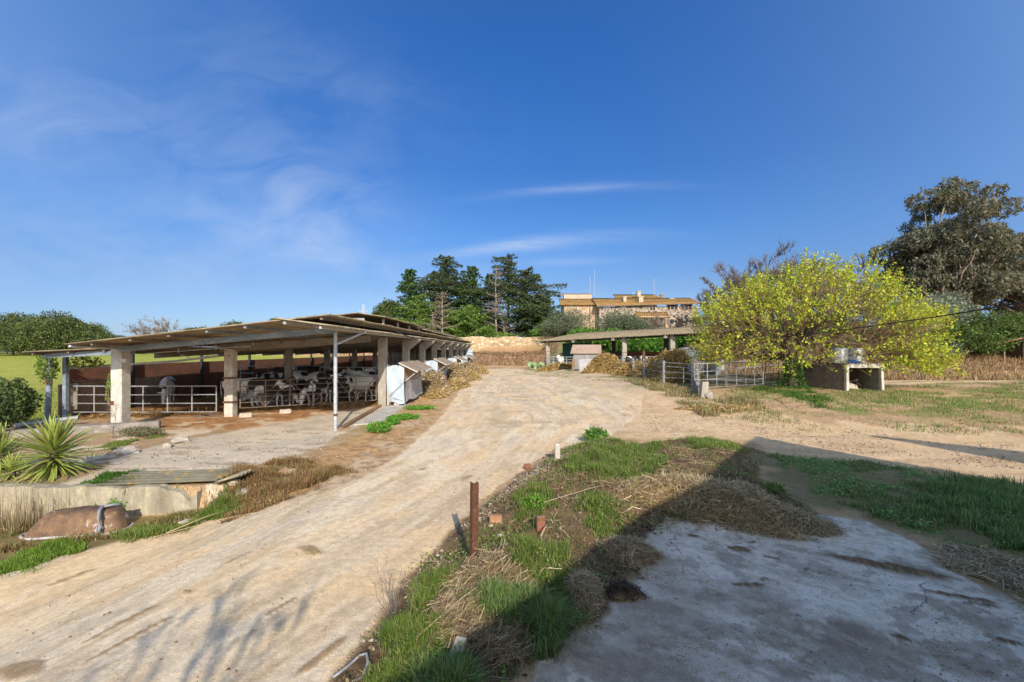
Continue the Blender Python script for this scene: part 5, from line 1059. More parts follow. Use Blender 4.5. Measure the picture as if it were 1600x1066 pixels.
leaf_bush('evergreen_shrub', P(-45, 690), .8, .8, 1.7, 3000, 502, [(.055, .085, .03), (.035, .055, .02)], 'second dark shrub cut by the left frame edge', .12)
leaf_bush('climbing_ivy', Vector((-18.3, 17.9, 1.5)), .38, .3, 1.3, 900, 503, [(.12, .19, .03), (.08, .13, .025)], 'ivy climbing the barn corner post', .09, 'climber', 'creepers on the barn')
leaf_bush('climbing_ivy', Vector((-17.2, 18.3, 2.05)), .8, .2, .5, 420, 504, [(.12, .19, .03), (.15, .15, .04)], 'ivy hanging from the rail beam beside the corner post', .09, 'climber', 'creepers on the barn')
leaf_bush('climbing_ivy', Vector((-14.32, 16.2, .9)), .13, .15, 1.15, 170, 505, [(.16, .25, .04), (.10, .18, .03)], 'sparse green creeper on the whitewashed front pillar', .07, 'climber', 'creepers on the barn')
leaf_bush('low_shrub', P(222, 682), .75, .35, .32, 1500, 506, [(.13, .11, .07), (.10, .12, .05)], 'low greyish shrub at the foot of the whitewashed pillar', .05)
leaf_bush('leafy_weed', P(160, 808) + Vector((0, .1, 0)), .35, .2, .38, 500, 507, [(.10, .20, .03), (.14, .26, .04)], 'green leafy weed rising behind the bathtub, right', .06, 'weed', 'leafy weeds')
leaf_bush('leafy_weed', P(187, 806), .22, .2, .42, 450, 508, [(.10, .20, .03), (.14, .26, .04)], 'tallest leafy weed between bathtub and wall', .06, 'weed', 'leafy weeds')
leaf_bush('leafy_weed', P(931, 690), .38, .3, .42, 800, 509, [(.07, .16, .02), (.11, .22, .03)], 'round leafy weed crowning the far end of the verge', .085, 'weed', 'leafy weeds')
leaf_bush('leafy_weed', P(833, 795), .20, .16, .22, 300, 510, [(.08, .17, .02), (.12, .22, .03)], 'small leafy weed by the round orange brick', .05, 'weed', 'leafy weeds')
leaf_bush('leafy_weed', P(1210, 775), .20, .16, .25, 260, 511, [(.06, .12, .02), (.09, .16, .03)], 'dark leafy weed beside the straw heap', .05, 'weed', 'leafy weeds')
for i, (px, py, rx, ry, h, lb) in enumerate(((592, 676, .45, .35, .38, 'bright green weed clump nearest the steel post'), (614, 664, .28, .25, .35, 'small green weed clump in the row by the walkway'), (634, 655, .55, .4, .22, 'flat green weed clump in the row by the walkway'), (655, 640, .8, .4, .2, 'long green weed patch furthest along the walkway'))):
    leaf_bush('leafy_weed', P(px, py), rx, ry, h, 900, 520 + i, [(.08, .22, .02), (.12, .28, .03), (.06, .15, .02)], lb, .07, 'weed', 'leafy weeds')
# prickly pear far
def cactus():
    root = empty('prickly_pear', P(846, 577), 0, 'pale green prickly pear clump at the left end of the open shed', 'cactus'); r = random.Random(4)
    m, nt, b_, o = nodes('cactus_skin'); b_.inputs['Base Color'].default_value = (.26, .36, .17, 1); b_.inputs['Roughness'].default_value = .7
    for i in range(44):
        b = MB(); bm = bmesh.new(); bmesh.ops.create_icosphere(bm, subdivisions=2, radius=1); n = len(b.v); a = r.uniform(0, 6.28)
        M_ = Matrix.Translation((r.uniform(-1.9, 1.9), r.uniform(-.6, .6), r.uniform(.1, .75) )) @ Matrix.Rotation(a, 4, 'Z') @ Matrix.Rotation(r.uniform(-.9, .9), 4, 'Y') @ Matrix.Diagonal((.24, .06, .30, 1))
        for v in bm.verts: b.v.append(tuple(M_ @ v.co))
        for f in bm.faces: b.f.append(tuple(v.index for v in f.verts))
        bm.free(); b.build('pad', m, root, smooth=True)
cactus()
# yuccas
def yucca(loc, R_, h, n, seed, label, tilt=0):
    r = np.random.default_rng(seed); root = empty('yucca_plant', loc, 0, label, 'plant', 'yuccas on the terrace')
    m, nt, b_, o = nodes('yucca_leaf%d' % seed); a = N(nt, 'ShaderNodeVertexColor', layer_name='Col').outputs[0]; nt.links.new(a, b_.inputs['Base Color']); b_.inputs['Roughness'].default_value = .42
    V = []; Q = []; C = []
    for i in range(n):
        t = i / n; el = math.radians(84 - 128 * t ** .85 + r.normal() * 9); az = i * 2.39996 + r.normal() * .15; L = R_ * r.uniform(.70, 1.12) * (.82 if t < .2 else 1); w = .030 * r.uniform(.85, 1.2) * R_ / .9
        base = np.array([0, 0, h * (1 - .75 * t)]); d = np.array([math.cos(az) * math.cos(el), math.sin(az) * math.cos(el), math.sin(el)]); side = unit(np.cross(d, (0, 0, 1.0))); nn = np.cross(side, d)
        old = t > .84 or r.uniform() < .05; c = np.array((.30, .38, .06)) * r.uniform(.7, 1.2) if not old else np.array((.40, .30, .12)) * r.uniform(.5, 1.1)
        edge = np.array((.50, .52, .16)); k0 = len(V); K = 7
        for k in range(K):
            s = k / (K - 1); ww = w * (.55 + .9 * s if s < .35 else (.9 - (s - .35) * .1)) * (1 - max(0, s - .55) / .46) ** .75; p = base + d * L * s + np.array([0, 0, -.16 * L * s * s * math.cos(el)]) * (1 if not old else 1.6)
            for off, dd in ((-1, 0), (0, -.35), (1, 0)): V.append(p + side * ww * off + nn * dd * ww * 1.2); C.append((c * .75 if s < .15 else c) if off == 0 else (c * .6 + edge * .4) * (1.0 if not old else .7))
        for k in range(K - 1):
            for o_ in (0, 1): a0 = k0 + k * 3 + o_; Q.append((a0, a0 + 1, a0 + 4, a0 + 3))
    me = rawmesh('leaves', np.array(V), np.array(Q).ravel(), np.full(len(Q), 4), np.array(C), smooth=True); link('leaves', me, m, root)
    b = MB(); b.tube([(0, 0, -.2), (0, 0, h * .5), (0, 0, h)], [.09, .085, .05], 10); b.build('trunk', M['bark'], root)
yucca(Vector((-10.22, 10.15, -.02)), 1.0, .70, 260, 601, 'big spiky yucca rosette on the terrace above the wall')
yucca(Vector((-11.75, 10.45, -.02)), .85, .5, 150, 602, 'smaller spiky yucca at the left frame edge')
yucca(Vector((-10.95, 9.95, -.02)), .6, .2, 90, 603, 'small young yucca hidden behind the big rosette')
# ---- grass, straw and stalks (uncountable)
def in_poly(poly, n, r, dens=None, thr=None, sc=1.5, seed=0, soft=.22):
    p = np.array(poly); lo = p.min(0); hi = p.max(0); out = []
    tot = 0
    while tot < n:
        q = r.uniform(lo, hi, (n * 3, 2)); sdq = seg_sd(q[:, 0], q[:, 1], poly); k = (sdq + (fbm(q[:, 0] * 2.5, q[:, 1] * 2.5, 77, 3) - .5) * soft * 3 + r.normal(size=len(q)) * soft * .35) > soft * .4
        if thr is not None: k &= (fbm(q[:, 0] * sc, q[:, 1] * sc, seed, 3) + r.uniform(-.06, .06, len(q))) > thr
        if dens is not None: k &= r.uniform(size=len(q)) < dens(q[:, 0], q[:, 1])
        out.append(q[k]); tot += k.sum()
    return np.concatenate(out)[:n]
def blades(name, XY, h, w, cols, label, seed, lean=.5, cat='grass', mat='blade', zoff=0, hn=True, tipc=None):
    r = np.random.default_rng(seed); n = len(XY); z = gz(XY[:, 0], XY[:, 1]) + zoff
    hh = h * r.uniform(.25, 1.25, n) * (.1 + 1.7 * fbm(XY[:, 0] * 2.6, XY[:, 1] * 2.6, seed, 3) ** 1.3 if hn else 1)
    a = r.uniform(0, 6.28, n); la = r.uniform(0, 6.28, n); ln = np.abs(r.normal(size=n)) * lean
    side = np.stack([np.cos(a), np.sin(a), np.zeros(n)], 1) * (w * r.uniform(.6, 1.3, n))[:, None]
    b0 = np.stack([XY[:, 0], XY[:, 1], z - .01], 1); ld = np.stack([np.cos(la), np.sin(la), np.zeros(n)], 1)
    up = np.array([0, 0, 1.0]); m1 = b0 + (up * .55 + ld * (ln * .22)[:, None]) * hh[:, None]; t1 = b0 + (up * (1 - .25 * np.clip(ln, 0, 1.5))[:, None] + ld * (ln * .75)[:, None]) * hh[:, None]
    V = np.stack([b0 - side, b0 + side, m1 + side * .8, m1 - side * .8, t1], 1).reshape(-1, 3); base = np.arange(n) * 5
    F1 = np.stack([base, base + 1, base + 2, base + 3], 1); F2 = np.stack([base + 3, base + 2, base + 4], 1)
    flat = np.concatenate([F1.ravel(), F2.ravel()]); cnt = np.concatenate([np.full(n, 4), np.full(n, 3)])
    cols = np.asarray(cols, float); c = cols[r.integers(0, len(cols), n)] * r.uniform(.7, 1.3, (n, 1)); c5 = np.repeat(c[:, None], 5, 1); c5[:, :2] *= .55; c5[:, 4] *= 1.15
    me = rawmesh(name, V, flat, cnt, c5.reshape(-1, 3)); o = link(name, me, M[mat]); return tag(o, label, cat, kind='stuff')
def strands(name, Pn, L, w, cols, seed, label=None, cat='straw', tilt=.25, parent=None, kind='stuff', mat='straw', dirv=None):
    r = np.random.default_rng(seed); n = len(Pn); a = r.uniform(0, 6.28, n) if dirv is None else dirv + r.normal(size=n) * .5; el = r.normal(size=n) * tilt
    d = np.stack([np.cos(a) * np.cos(el), np.sin(a) * np.cos(el), np.sin(el)], 1); ll = (L * r.uniform(.4, 1.4, n))[:, None]; s = np.stack([-np.sin(a), np.cos(a), r.normal(size=n) * .6], 1) * (w * r.uniform(.6, 1.4, n))[:, None]
    bend = r.normal(size=(n, 3)) * .10 * ll; mid = Pn + bend
    V = np.stack([Pn - d * ll / 2 - s, Pn - d * ll / 2 + s, mid + s, mid - s, Pn + d * ll / 2 + s, Pn + d * ll / 2 - s], 1).reshape(-1, 3); b = np.arange(n) * 6
    Q = np.concatenate([np.stack([b, b + 1, b + 2, b + 3], 1), np.stack([b + 3, b + 2, b + 4, b + 5], 1)])
    cols = np.asarray(cols, float); c = np.repeat(cols[r.integers(0, len(cols), n)] * r.uniform(.6, 1.3, (n, 1)), 6, 0)
    me = rawmesh(name, V, Q.ravel(), np.full(len(Q), 4), c); o = link(name, me, M[mat], parent)
    if label: tag(o, label, cat, kind=kind)
    return o
G1 = [(.16, .26, .035), (.11, .19, .03), (.22, .32, .06), (.25, .29, .08), (.08, .13, .025), (.30, .26, .12)]; G2 = [(.19, .31, .10), (.14, .24, .08), (.25, .37, .13), (.33, .31, .16), (.10, .16, .06)]
DRY = [(.46, .34, .19), (.36, .25, .13), (.54, .43, .27), (.26, .17, .09)]; RED = [(.30, .15, .07), (.40, .24, .11), (.22, .12, .06), (.45, .33, .18)]
STR = [(.58, .42, .18), (.48, .33, .13), (.66, .52, .27), (.36, .24, .10)]; STRG = [(.58, .45, .27), (.46, .34, .20), (.70, .56, .36), (.28, .20, .12)]
r = np.random.default_rng(55)
blobs = []
def gp_(pts): return gpoly(pts, .2)
green_polys = [([(880,702),(930,690),(1030,694),(1045,715),(1020,755),(985,790),(960,770),(900,760),(870,730)], 24000, 1), ([(1070,685),(1150,690),(1175,700),(1120,712),(1075,705)], 7000, 1), ([(905,770),(985,790),(980,830),(940,850),(900,840),(905,800)], 6000, 1),
    ([(800,770),(850,760),(870,790),(860,830),(820,845),(800,820)], 6000, 1), ([(780,845),(830,835),(885,860),(900,900),(885,960),(830,975),(800,930),(780,880)], 9500, 1), ([(650,900),(700,870),(725,890),(720,960),(690,1010),(640,1066),(585,1066),(590,990),(620,950)], 13000, 1), ([(760,925),(830,940),(890,960),(880,1000),(830,1020),(800,1066),(720,1066),(640,1066),(640,1020),(700,1020),(760,1000)], 15000, 2), ([(590,990),(620,965),(650,980),(650,1066),(560,1066)], 5000, 1)]
XYs = [in_poly(gp_(p), n, r, thr=.40, sc=2.2, seed=i) for i, (p, n, k) in enumerate(green_polys)]
blades('verge_grass', np.concatenate([x for x, (p, n, k) in zip(XYs, green_polys) if k == 1]), .17, .0042, G1, 'bright green grass tufts on the weedy verge', 61, .7)
blades('shaded_grass', XYs[6], .24, .0045, G2 + G1[:1], 'long blue green grass in the shade at the bottom of the verge', 62, .9)
blades('sparse_grass', in_poly(MOUND, 14000, r, thr=.46, sc=1.6, seed=9), .09, .0035, G1[:3] + DRY, 'sparse mixed grass over the verge earth', 63, .8)
rg = gpoly([(1200,712),(1300,716),(1420,733),(1600,760),(2000,830),(2000,1000),(1600,868),(1560,862),(1440,842),(1340,800),(1260,775),(1250,745)], .0)
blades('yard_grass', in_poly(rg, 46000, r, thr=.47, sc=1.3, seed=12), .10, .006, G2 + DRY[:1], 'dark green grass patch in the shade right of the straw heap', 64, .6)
blades('tall_yard_grass', in_poly(gpoly([(1420,775),(1500,745),(1620,765),(1800,860),(1600,860),(1500,850),(1420,810)]), 14000, r, thr=.46, sc=1.3, seed=13), .24, .007, G2, 'taller lush grass at the right edge of the shaded patch', 65, .6)
blades('paddock_grass', in_poly(gpoly([(1080,640),(1150,612),(1300,612),(1600,600),(2300,600),(2300,700),(1600,668),(1400,660),(1250,658)], .4), 34000, r, thr=.50, sc=.5, seed=14), .16, .010, G1 + G2[:2] + DRY[:1], 'patchy green grass along the dirt track', 66, .5)
blades('bright_tuft_grass', in_poly(gpoly([(1170,606),(1270,610),(1300,622),(1285,636),(1240,624),(1180,614)], .45), 5000, r, thr=.45, sc=.9, seed=15, soft=.6), .22, .010, LUSH, 'bright green grass before the concrete box', 67, .5)
blades('dry_weeds', in_poly(gpoly([(1080,632),(1150,606),(1400,606),(1600,592),(2000,596),(2300,640),(1700,668),(1400,662),(1250,660)], .4), 22000, r, thr=.45, sc=.7, seed=16), .13, .009, RED + DRY, 'dry brown weeds in the paddock verge', 68, .8)
blades('bank_weeds', np.stack([r.uniform(19, 48, 26000), r.uniform(33.5, 47, 26000)], 1), .45, .022, RED + DRY + [(.16, .11, .09)], 'dry purple brown weeds on the right bank', 69, .7)
blades('field_grass', np.stack([r.uniform(-34, -18.9, 26000), 17.5 + r.uniform(0, 1, 26000) ** 1.5 * 34], 1), .17, .018, [(.28, .34, .06), (.20, .28, .04), (.36, .38, .09)], 'bright meadow grass blades left of the barn', 70, .4)
blades('ditch_weeds', in_poly(gpoly([(-60,850),(0,826),(60,815),(190,800),(310,806),(340,790),(345,800),(330,812),(200,846),(120,866),(0,890),(-60,905)], -.45), 15000, r, thr=.40, sc=1.7, seed=21), .20, .0055, RED + DRY + G1[:3], 'mixed dry and green weeds around the bathtub', 71, .9) if False else blades('ditch_weeds', np.concatenate([in_poly([(-14, 6.9), (-9.1, 7.6), (-9.2, 9.1), (-14, 9.2)], 7000, r, thr=.40, sc=1.7, seed=21), in_poly([(-7.1, 8.1), (-5.6, 8.9), (-5.9, 9.4), (-7.2, 9.2)], 3500, r, thr=.38, sc=1.7, seed=22), in_poly([(-9.2, 7.3), (-7.0, 8.0), (-7.0, 8.15), (-9.2, 7.6)], 2500, r, soft=.05)]), .17, .0055, RED + DRY + G1[:3], 'mixed dry and green weeds around the bathtub', 71, .9)
blades('ditch_grass', in_poly(gpoly([(-60,870),(0,862),(60,840),(115,835),(125,858),(60,878),(0,892),(-60,905)], -.45), 9000, r, seed=22), .15, .005, [(.18, .30, .04), (.26, .33, .06), (.13, .24, .03)], 'yellowish green grass before the bathtub', 72, .9)
blades('ditch_grass', in_poly(gpoly([(175,825),(215,815),(300,808),(320,822),(250,838),(200,845)], -.45), 5500, r, seed=23), .15, .005, [(.15, .24, .04), (.26, .28, .08)], 'green grass right of the bathtub pipe', 73, .9)
blades('ditch_grass', in_poly(gpoly([(310,792),(350,772),(385,775),(380,795),(330,806)], -.25), 4200, r, seed=24), .19, .005, [(.12, .21, .03), (.20, .25, .05)], 'green grass tuft below the broken wall end', 74, .8)
blades('red_weeds', in_poly(gpoly([(345,775),(360,745),(420,728),(500,728),(575,742),(540,752),(480,768),(400,788),(345,800)], -.1), 26000, r, thr=.38, sc=1.3, seed=25), .20, .006, RED + [(.20, .20, .06)], 'reddish dry weeds on the road bank beyond the wall', 75, .9)
blades('terrace_grass', in_poly(gpoly([(120,765),(160,745),(225,735),(232,748),(150,768)]) + [], 6500, r, seed=26), .13, .007, LUSH, 'low green plants between yucca and wall', 76, .6)
blades('terrace_grass', in_poly(gpoly([(255,748),(300,740),(330,738),(338,746),(280,750)]), 3500, r, seed=27), .11, .007, LUSH, 'green strip behind the lichened sheet', 77, .6)
blades('terrace_grass', in_poly(gpoly([(150,700),(205,688),(212,694),(165,706)]), 1800, r, seed=28), .12, .008, G1, 'green tuft below the whitewashed pillar', 78, .6)
blades('terrace_grass', in_poly(gpoly([(238,684),(256,678),(262,682),(246,688)]), 700, r, seed=29), .10, .008, G1, 'tiny green tuft in the pillar shadow', 79, .6)
blades('reed_stalks', in_poly(gpoly([(-60,840),(20,820),(110,808),(112,800),(0,806),(-60,810)], -.45), 420, r, seed=30), .85, .004, DRY + [(.35, .27, .19)], 'thin upright dry stalks before the terrace wall', 80, .25)
blades('lot_tufts', in_poly(gpoly([(800,580),(830,576),(900,584),(930,592),(985,592),(1060,618),(1180,650),(1100,640),(1000,612),(930,600)], .2), 6000, r, thr=.5, sc=.9, seed=31), .12, .012, G1 + DRY, 'sparse weeds along the right edge of the concrete lot', 81, .6)
blades('fence_weeds', in_poly(gpoly([(975,596),(1000,592),(1070,608),(1100,625),(1180,618),(1200,632),(1100,640),(1040,620)], .5), 9000, r, thr=.4, sc=1, seed=32), .28, .012, RED + DRY + G2, 'dry weeds at the foot of the paddock fence', 82, .8)
blades('road_tuft', in_poly(gpoly([(462,872),(480,866),(500,864),(512,870),(492,877),(468,880)], -.05), 260, r, seed=33), .055, .003, DRY + G1[:1], 'tiny dry tuft growing in the road', 83, 1.0)
def gravel(name, XY, smin, smax, cols, label, seed):
    r = np.random.default_rng(seed); n = len(XY); z = gz(XY[:, 0], XY[:, 1]); s = r.uniform(smin, smax, n) * r.uniform(.3, 1, n); base = np.array([(1, 0, 0), (0, 1, 0), (-1, 0, 0), (0, -1, 0), (0, 0, .8), (0, 0, -.5)], float)
    V = base[None] * s[:, None, None] * r.uniform(.6, 1.4, (n, 6, 1)); a = r.uniform(0, 6.28, n); c_, s_ = np.cos(a)[:, None], np.sin(a)[:, None]; x = V[..., 0] * c_ - V[..., 1] * s_; y = V[..., 0] * s_ + V[..., 1] * c_
    V = np.stack([x + XY[:, :1], y + XY[:, 1:], V[..., 2] + z[:, None] + s[:, None] * .3], -1).reshape(-1, 3); f = np.array([(0, 1, 4), (1, 2, 4), (2, 3, 4), (3, 0, 4), (1, 0, 5), (2, 1, 5), (3, 2, 5), (0, 3, 5)])
    Fc = (np.arange(n)[:, None, None] * 6 + f[None]).reshape(-1, 3); cols = np.array(cols); c = np.repeat(cols[r.integers(0, len(cols), n)] * r.uniform(.7, 1.2, (n, 1)), 6, 0)
    o = link(name, rawmesh(name, V, Fc.ravel(), np.full(len(Fc), 3), c), M['straw']); return tag(o, label, 'gravel', kind='stuff')
GRV = [(.50, .42, .32), (.36, .28, .20), (.60, .53, .44), (.22, .15, .10), (.42, .26, .16)]
gravel('road_gravel', in_poly(gpoly([(0,900),(330,810),(560,755),(690,660),(742,590),(960,600),(1000,650),(870,700),(740,790),(600,950),(500,1066),(0,1200)]), 5200, r, thr=.50, sc=.8, seed=91), .006, .022, GRV, 'loose grit and small stones on the concrete road', 92)
gravel('edge_gravel', np.concatenate([in_poly(gpoly([(560,1010),(690,850),(775,768),(870,702),(900,705),(800,775),(715,850),(590,1010)], .05), 2600, r), in_poly(gpoly([(120,700),(320,690),(600,650),(700,640),(600,720),(420,760),(200,745)]), 1300, r, thr=.52), in_poly(gpoly([(960,640),(1200,665),(1600,690),(1600,740),(1200,690),(1000,680)]), 3200, r, thr=.5, sc=.7)]), .008, .035, GRV, 'scattered stones and rubble bits along the road edges', 93)
gravel('slab_grit', in_poly(gpoly([(840,1010),(960,960),(1010,855),(1100,835),(1350,820),(1500,905),(1600,950),(1600,1200),(840,1200)]), 800, r, thr=.54, sc=1.1, seed=94), .003, .012, [(.20, .15, .10), (.12, .08, .05), (.35, .3, .24)], 'dark grit and dung crumbs on the shaded slab', 95)
gravel('verge_clods', in_poly(MOUND, 5200, r, thr=.46, sc=1.5, seed=96), .008, .04, [(.16, .11, .07), (.10, .065, .04), (.26, .19, .12)], 'earth clods and crumbs on the verge', 97)
def ground_leaves(name, XY, hmax, size, cols, label, seed):
    r = np.random.default_rng(seed); z = gz(XY[:, 0], XY[:, 1]) + r.uniform(.005, 1, len(XY)) ** 1.5 * hmax * (.3 + 1.2 * fbm(XY[:, 0] * 4, XY[:, 1] * 4, seed, 2)); o = leaf_mesh(name, np.column_stack([XY, z]), size, cols, M['leaf'], None, r, flat=.8, aspect=.75); return tag(o, label, 'weeds', kind='stuff')
ground_leaves('broadleaf_weeds', in_poly(MOUND, 13000, r, thr=.50, sc=1.9, seed=44), .13, .035, [(.13, .22, .03), (.09, .16, .025), (.18, .24, .05), (.22, .18, .08)], 'low broad leaved weeds creeping over the verge', 98)
ground_leaves('broadleaf_weeds', in_poly(rg, 9000, r, thr=.52, sc=1.2, seed=45), .12, .05, [(.13, .24, .07), (.09, .18, .05), (.20, .28, .10)], 'low broad leaved weeds among the shaded grass patch', 100)
ground_leaves('broadleaf_weeds', in_poly(gpoly([(345,775),(420,728),(575,742),(480,768),(345,800)], -.1), 2500, r, thr=.5, sc=1.9, seed=46), .10, .035, [(.20, .17, .06), (.26, .14, .06), (.12, .17, .04)], 'small leaves among the reddish bank weeds', 101)
ground_leaves('dead_leaves', in_poly(gpoly([(900,690),(1180,700),(1250,780),(1040,812),(950,960),(600,1060),(560,1010),(700,850)], .2), 5000, r, thr=.45, sc=2.3, seed=47), .02, .03, [(.30, .20, .11), (.20, .12, .07), (.42, .31, .19)], 'dead leaves and flakes on the verge earth', 102)
blades('bank_scrub', np.stack([r.uniform(-13, 8, 9000), r.uniform(77, 85.5, 9000)], 1), .5, .035, RED + DRY + [(.16, .11, .09), (.14, .16, .06)], 'dry scrub on the earth bank below the stone wall', 99, .7)
# loose dry litter on mound
XY = in_poly(MOUND, 5500, r, thr=.46, sc=1.4, seed=40); strands('dry_litter', np.stack([XY[:, 0], XY[:, 1], gz(XY[:, 0], XY[:, 1]) + r.uniform(0, .05, len(XY))], 1), .15, .0022, DRY + STRG, 84, 'dry stalk litter strewn over the verge', 'litter', .3)
XY = in_poly(gpoly([(690,930),(730,880),(790,890),(830,960),(790,1000),(700,990),(660,1000)], .25), 6500, r); strands('dead_grass', np.stack([XY[:, 0], XY[:, 1], gz(XY[:, 0], XY[:, 1]) + r.uniform(0, .09, len(XY))], 1), .26, .0025, DRY, 85, 'matted dead grass in the middle of the verge', 'dead grass', .35, dirv=.9)
XY = in_poly(gpoly([(930,760),(1060,730),(1090,745),(980,800)], .3), 1500, r); strands('dead_grass', np.stack([XY[:, 0], XY[:, 1], gz(XY[:, 0], XY[:, 1]) + r.uniform(0, .08, len(XY))], 1), .22, .003, DRY, 86, 'dead grass band beside the upper green tuft', 'dead grass', .3)
XY = in_poly(gpoly([(1440,850),(1560,868),(1700,920),(1800,1000),(1600,950),(1510,905)], .0), 5500, r, thr=.4); strands('slab_litter', np.stack([XY[:, 0], XY[:, 1], gz(XY[:, 0], XY[:, 1]) + r.uniform(.005, .05, len(XY))], 1), .24, .003, STRG, 87, 'straw litter on earth at the right edge of the slab', 'straw', .25)
XY = in_poly(gpoly([(820,1010),(960,960),(1010,855),(1100,830),(1350,815),(1500,905),(1600,950),(1600,1066),(820,1066)], 0), 1500, r, thr=.52, sc=1.2, seed=5); strands('slab_straw', np.stack([XY[:, 0], XY[:, 1], gz(XY[:, 0], XY[:, 1]) + .012], 1), .06, .0018, STRG, 88, 'few straw wisps scattered on the shaded slab', 'straw', .1)
XY = in_poly(gpoly([(400,790),(560,750),(700,640),(742,584),(960,590),(1000,650),(870,700),(740,790),(560,1000),(0,1060),(0,887)], 0), 3500, r, thr=.55, sc=.6, seed=6); strands('road_straw', np.stack([XY[:, 0], XY[:, 1], gz(XY[:, 0], XY[:, 1]) + .012], 1), .07, .0022, STR + DRY, 89, 'straw wisps scattered on the concrete road', 'straw', .1)
XY = np.stack([r.uniform(-18.2, -6.2, 16000), r.uniform(18, 40, 16000)], 1); XY = XY[XY[:, 1] > np.interp(XY[:, 0], [-18.4, -12, -6.3], [17.9, 19.8, 22.9])]; strands('barn_bedding', np.stack([XY[:, 0], XY[:, 1], gz(XY[:, 0], XY[:, 1]) + r.uniform(.01, .08, len(XY))], 1), .25, .008, [(.50, .32, .10), (.38, .22, .08), (.22, .13, .06)], 90, 'trampled straw bedding on the barn floor', 'straw', .3)
# ---- heaps of straw and hay: each a thing
def heap(name, loc, rx, ry, h, n, seed, label, cols, L=.3, w=.005, group='straw heaps', base=(.22, .14, .06), cat='straw heap', p_=1.6, rz_=0, follow=True):
    r = np.random.default_rng(seed); root = empty(name, loc, 0, label, cat, group)
    k = 30; q = np.linspace(0, 1, 12); V = [(0, 0, h)]; Fc = []
    def H(x, y, rr_): return h * (1 - rr_ ** p_) * (.75 + .5 * fbm(np.array(x) * 2 / rx + 5, np.array(y) * 2 / ry, seed, 3))
    c_, s_ = math.cos(rz_), math.sin(rz_)
    def W_(x, y): return x * c_ - y * s_, x * s_ + y * c_
    for i in range(1, 13):
        t = i / 12
        for j in range(k):
            a = j / k * 6.283; e = t * (1 + .16 * math.sin(3 * a + seed) + .10 * math.sin(7 * a + 2 * seed)); x = math.cos(a) * rx * e; y = math.sin(a) * ry * e; X1, Y1 = W_(x, y)
            gzz = (gh(X1 + loc[0], Y1 + loc[1]) - loc[2]) if follow else 0; V.append((X1, Y1, gzz * min(1, t * 1.0) + float(H(x, y, t)) - (.06 if i == 12 else 0)))
    V[0] = (0, 0, float(H(0, 0, 0)))
    for j in range(k): Fc.append((0, 1 + j, 1 + (j + 1) % k))
    for i in range(11):
        for j in range(k): Fc.append((1 + i * k + j, 1 + (i + 1) * k + j, 1 + (i + 1) * k + (j + 1) % k, 1 + i * k + (j + 1) % k))
    me = bpy.data.meshes.new('mound'); me.from_pydata(V, [], Fc); me.polygons.foreach_set('use_smooth', [True] * len(Fc)); link('mound', me, M['heapbase'], root)
    a = r.uniform(0, 6.283, n); t = np.sqrt(r.uniform(0, 1.12, n)); e = t * (1 + .16 * np.sin(3 * a + seed) + .10 * np.sin(7 * a + 2 * seed)); x = np.cos(a) * rx * e; y = np.sin(a) * ry * e
    X1 = x * c_ - y * s_; Y1 = x * s_ + y * c_
    z = np.maximum(H(x, y, np.minimum(t, 1)), 0) + r.uniform(0, .05, n) * (1 + h); 
    if follow: z = z + (gz(X1 + loc[0], Y1 + loc[1]) - loc[2]) * np.minimum(1, t)
    strands('loose_straw', np.stack([X1, Y1, z], 1), L, w, cols, seed + 1, parent=root, tilt=.45)
    return root
M['heapbase'] = weathered('packed_straw', (.36, .25, .11), (.20, .13, .06), (.46, .33, .16), 5, .95, fine=40, bstr=.9)
M['heapdark'] = M['heapbase']
p = P(1130, 790); heap('straw_heap', p + Vector((-.1, .15, -.02)), 1.25, .62, .30, 11000, 701, 'large loose straw heap half in shade at the edge of the slab', STRG + STR[:1], .26, .0028, rz_=-.5)
p = P(1225, 810); heap('straw_heap', p, .75, .28, .10, 5000, 702, 'thin tail of straw spilling right onto the slab', STRG, .20, .0026, rz_=-.45)
p = P(915, 935); heap('dry_straw_clod', p + Vector((0, 0, -.03)), .18, .27, .24, 3200, 703, 'pale straw clod at the lower edge of the verge', STRG, .12, .0018, group='straw clods')
p = P(985, 870); heap('dry_straw_clod', p + Vector((0, 0, -.05)), .36, .24, .22, 3600, 704, 'dark matted straw clod hanging over the slab', STRG, .14, .002, group='straw clods')
p = P(1060, 715); heap('dry_straw_clod', p + Vector((0, 0, -.03)), .34, .28, .22, 2600, 705, 'brown straw clod in the sun at the top of the verge', DRY, .15, .003, group='straw clods')
p = P(975, 930); heap('manure_clod', p + Vector((0, 0, -.04)), .20, .16, .13, 700, 706, 'dark manure clod beside the pale straw clod', [(.08, .055, .04), (.14, .09, .06)], .08, .0025, group='straw clods', cat='manure')
for i, (x, y, rx, ry, h, lb, cl) in enumerate(((-5.15, 29.9, 1.05, 2.0, 1.25, 'dark shaded hay heap between the first two feeders', STRG), (-5.0, 39.6, 1.25, 2.9, 1.55, 'round dark hay heap between second and third feeder', STRG), (-5.0, 50.8, 1.2, 2.4, 1.3, 'hay heap beyond the third feeder', STRG), (-4.15, 34.2, .75, 2.6, .6, 'bright straw ridge spilling beside the second feeder', STR), (-4.1, 43.5, .9, 4.2, .75, 'long bright straw ridge along the barn road side', STR), (-4.0, 55.5, 1.0, 5.0, .9, 'far bright straw ridge towards the barn end', STR), (-4.55, 28.0, .55, 1.9, .32, 'low bright straw spill beside the first hay heap', STR))):
    heap('straw_heap', Vector((x, y, gh(x, y) - .02)), rx, ry, h, 4200, 720 + i, lb, cl, .40, .016, p_=2.2 if i < 3 else 1.5)
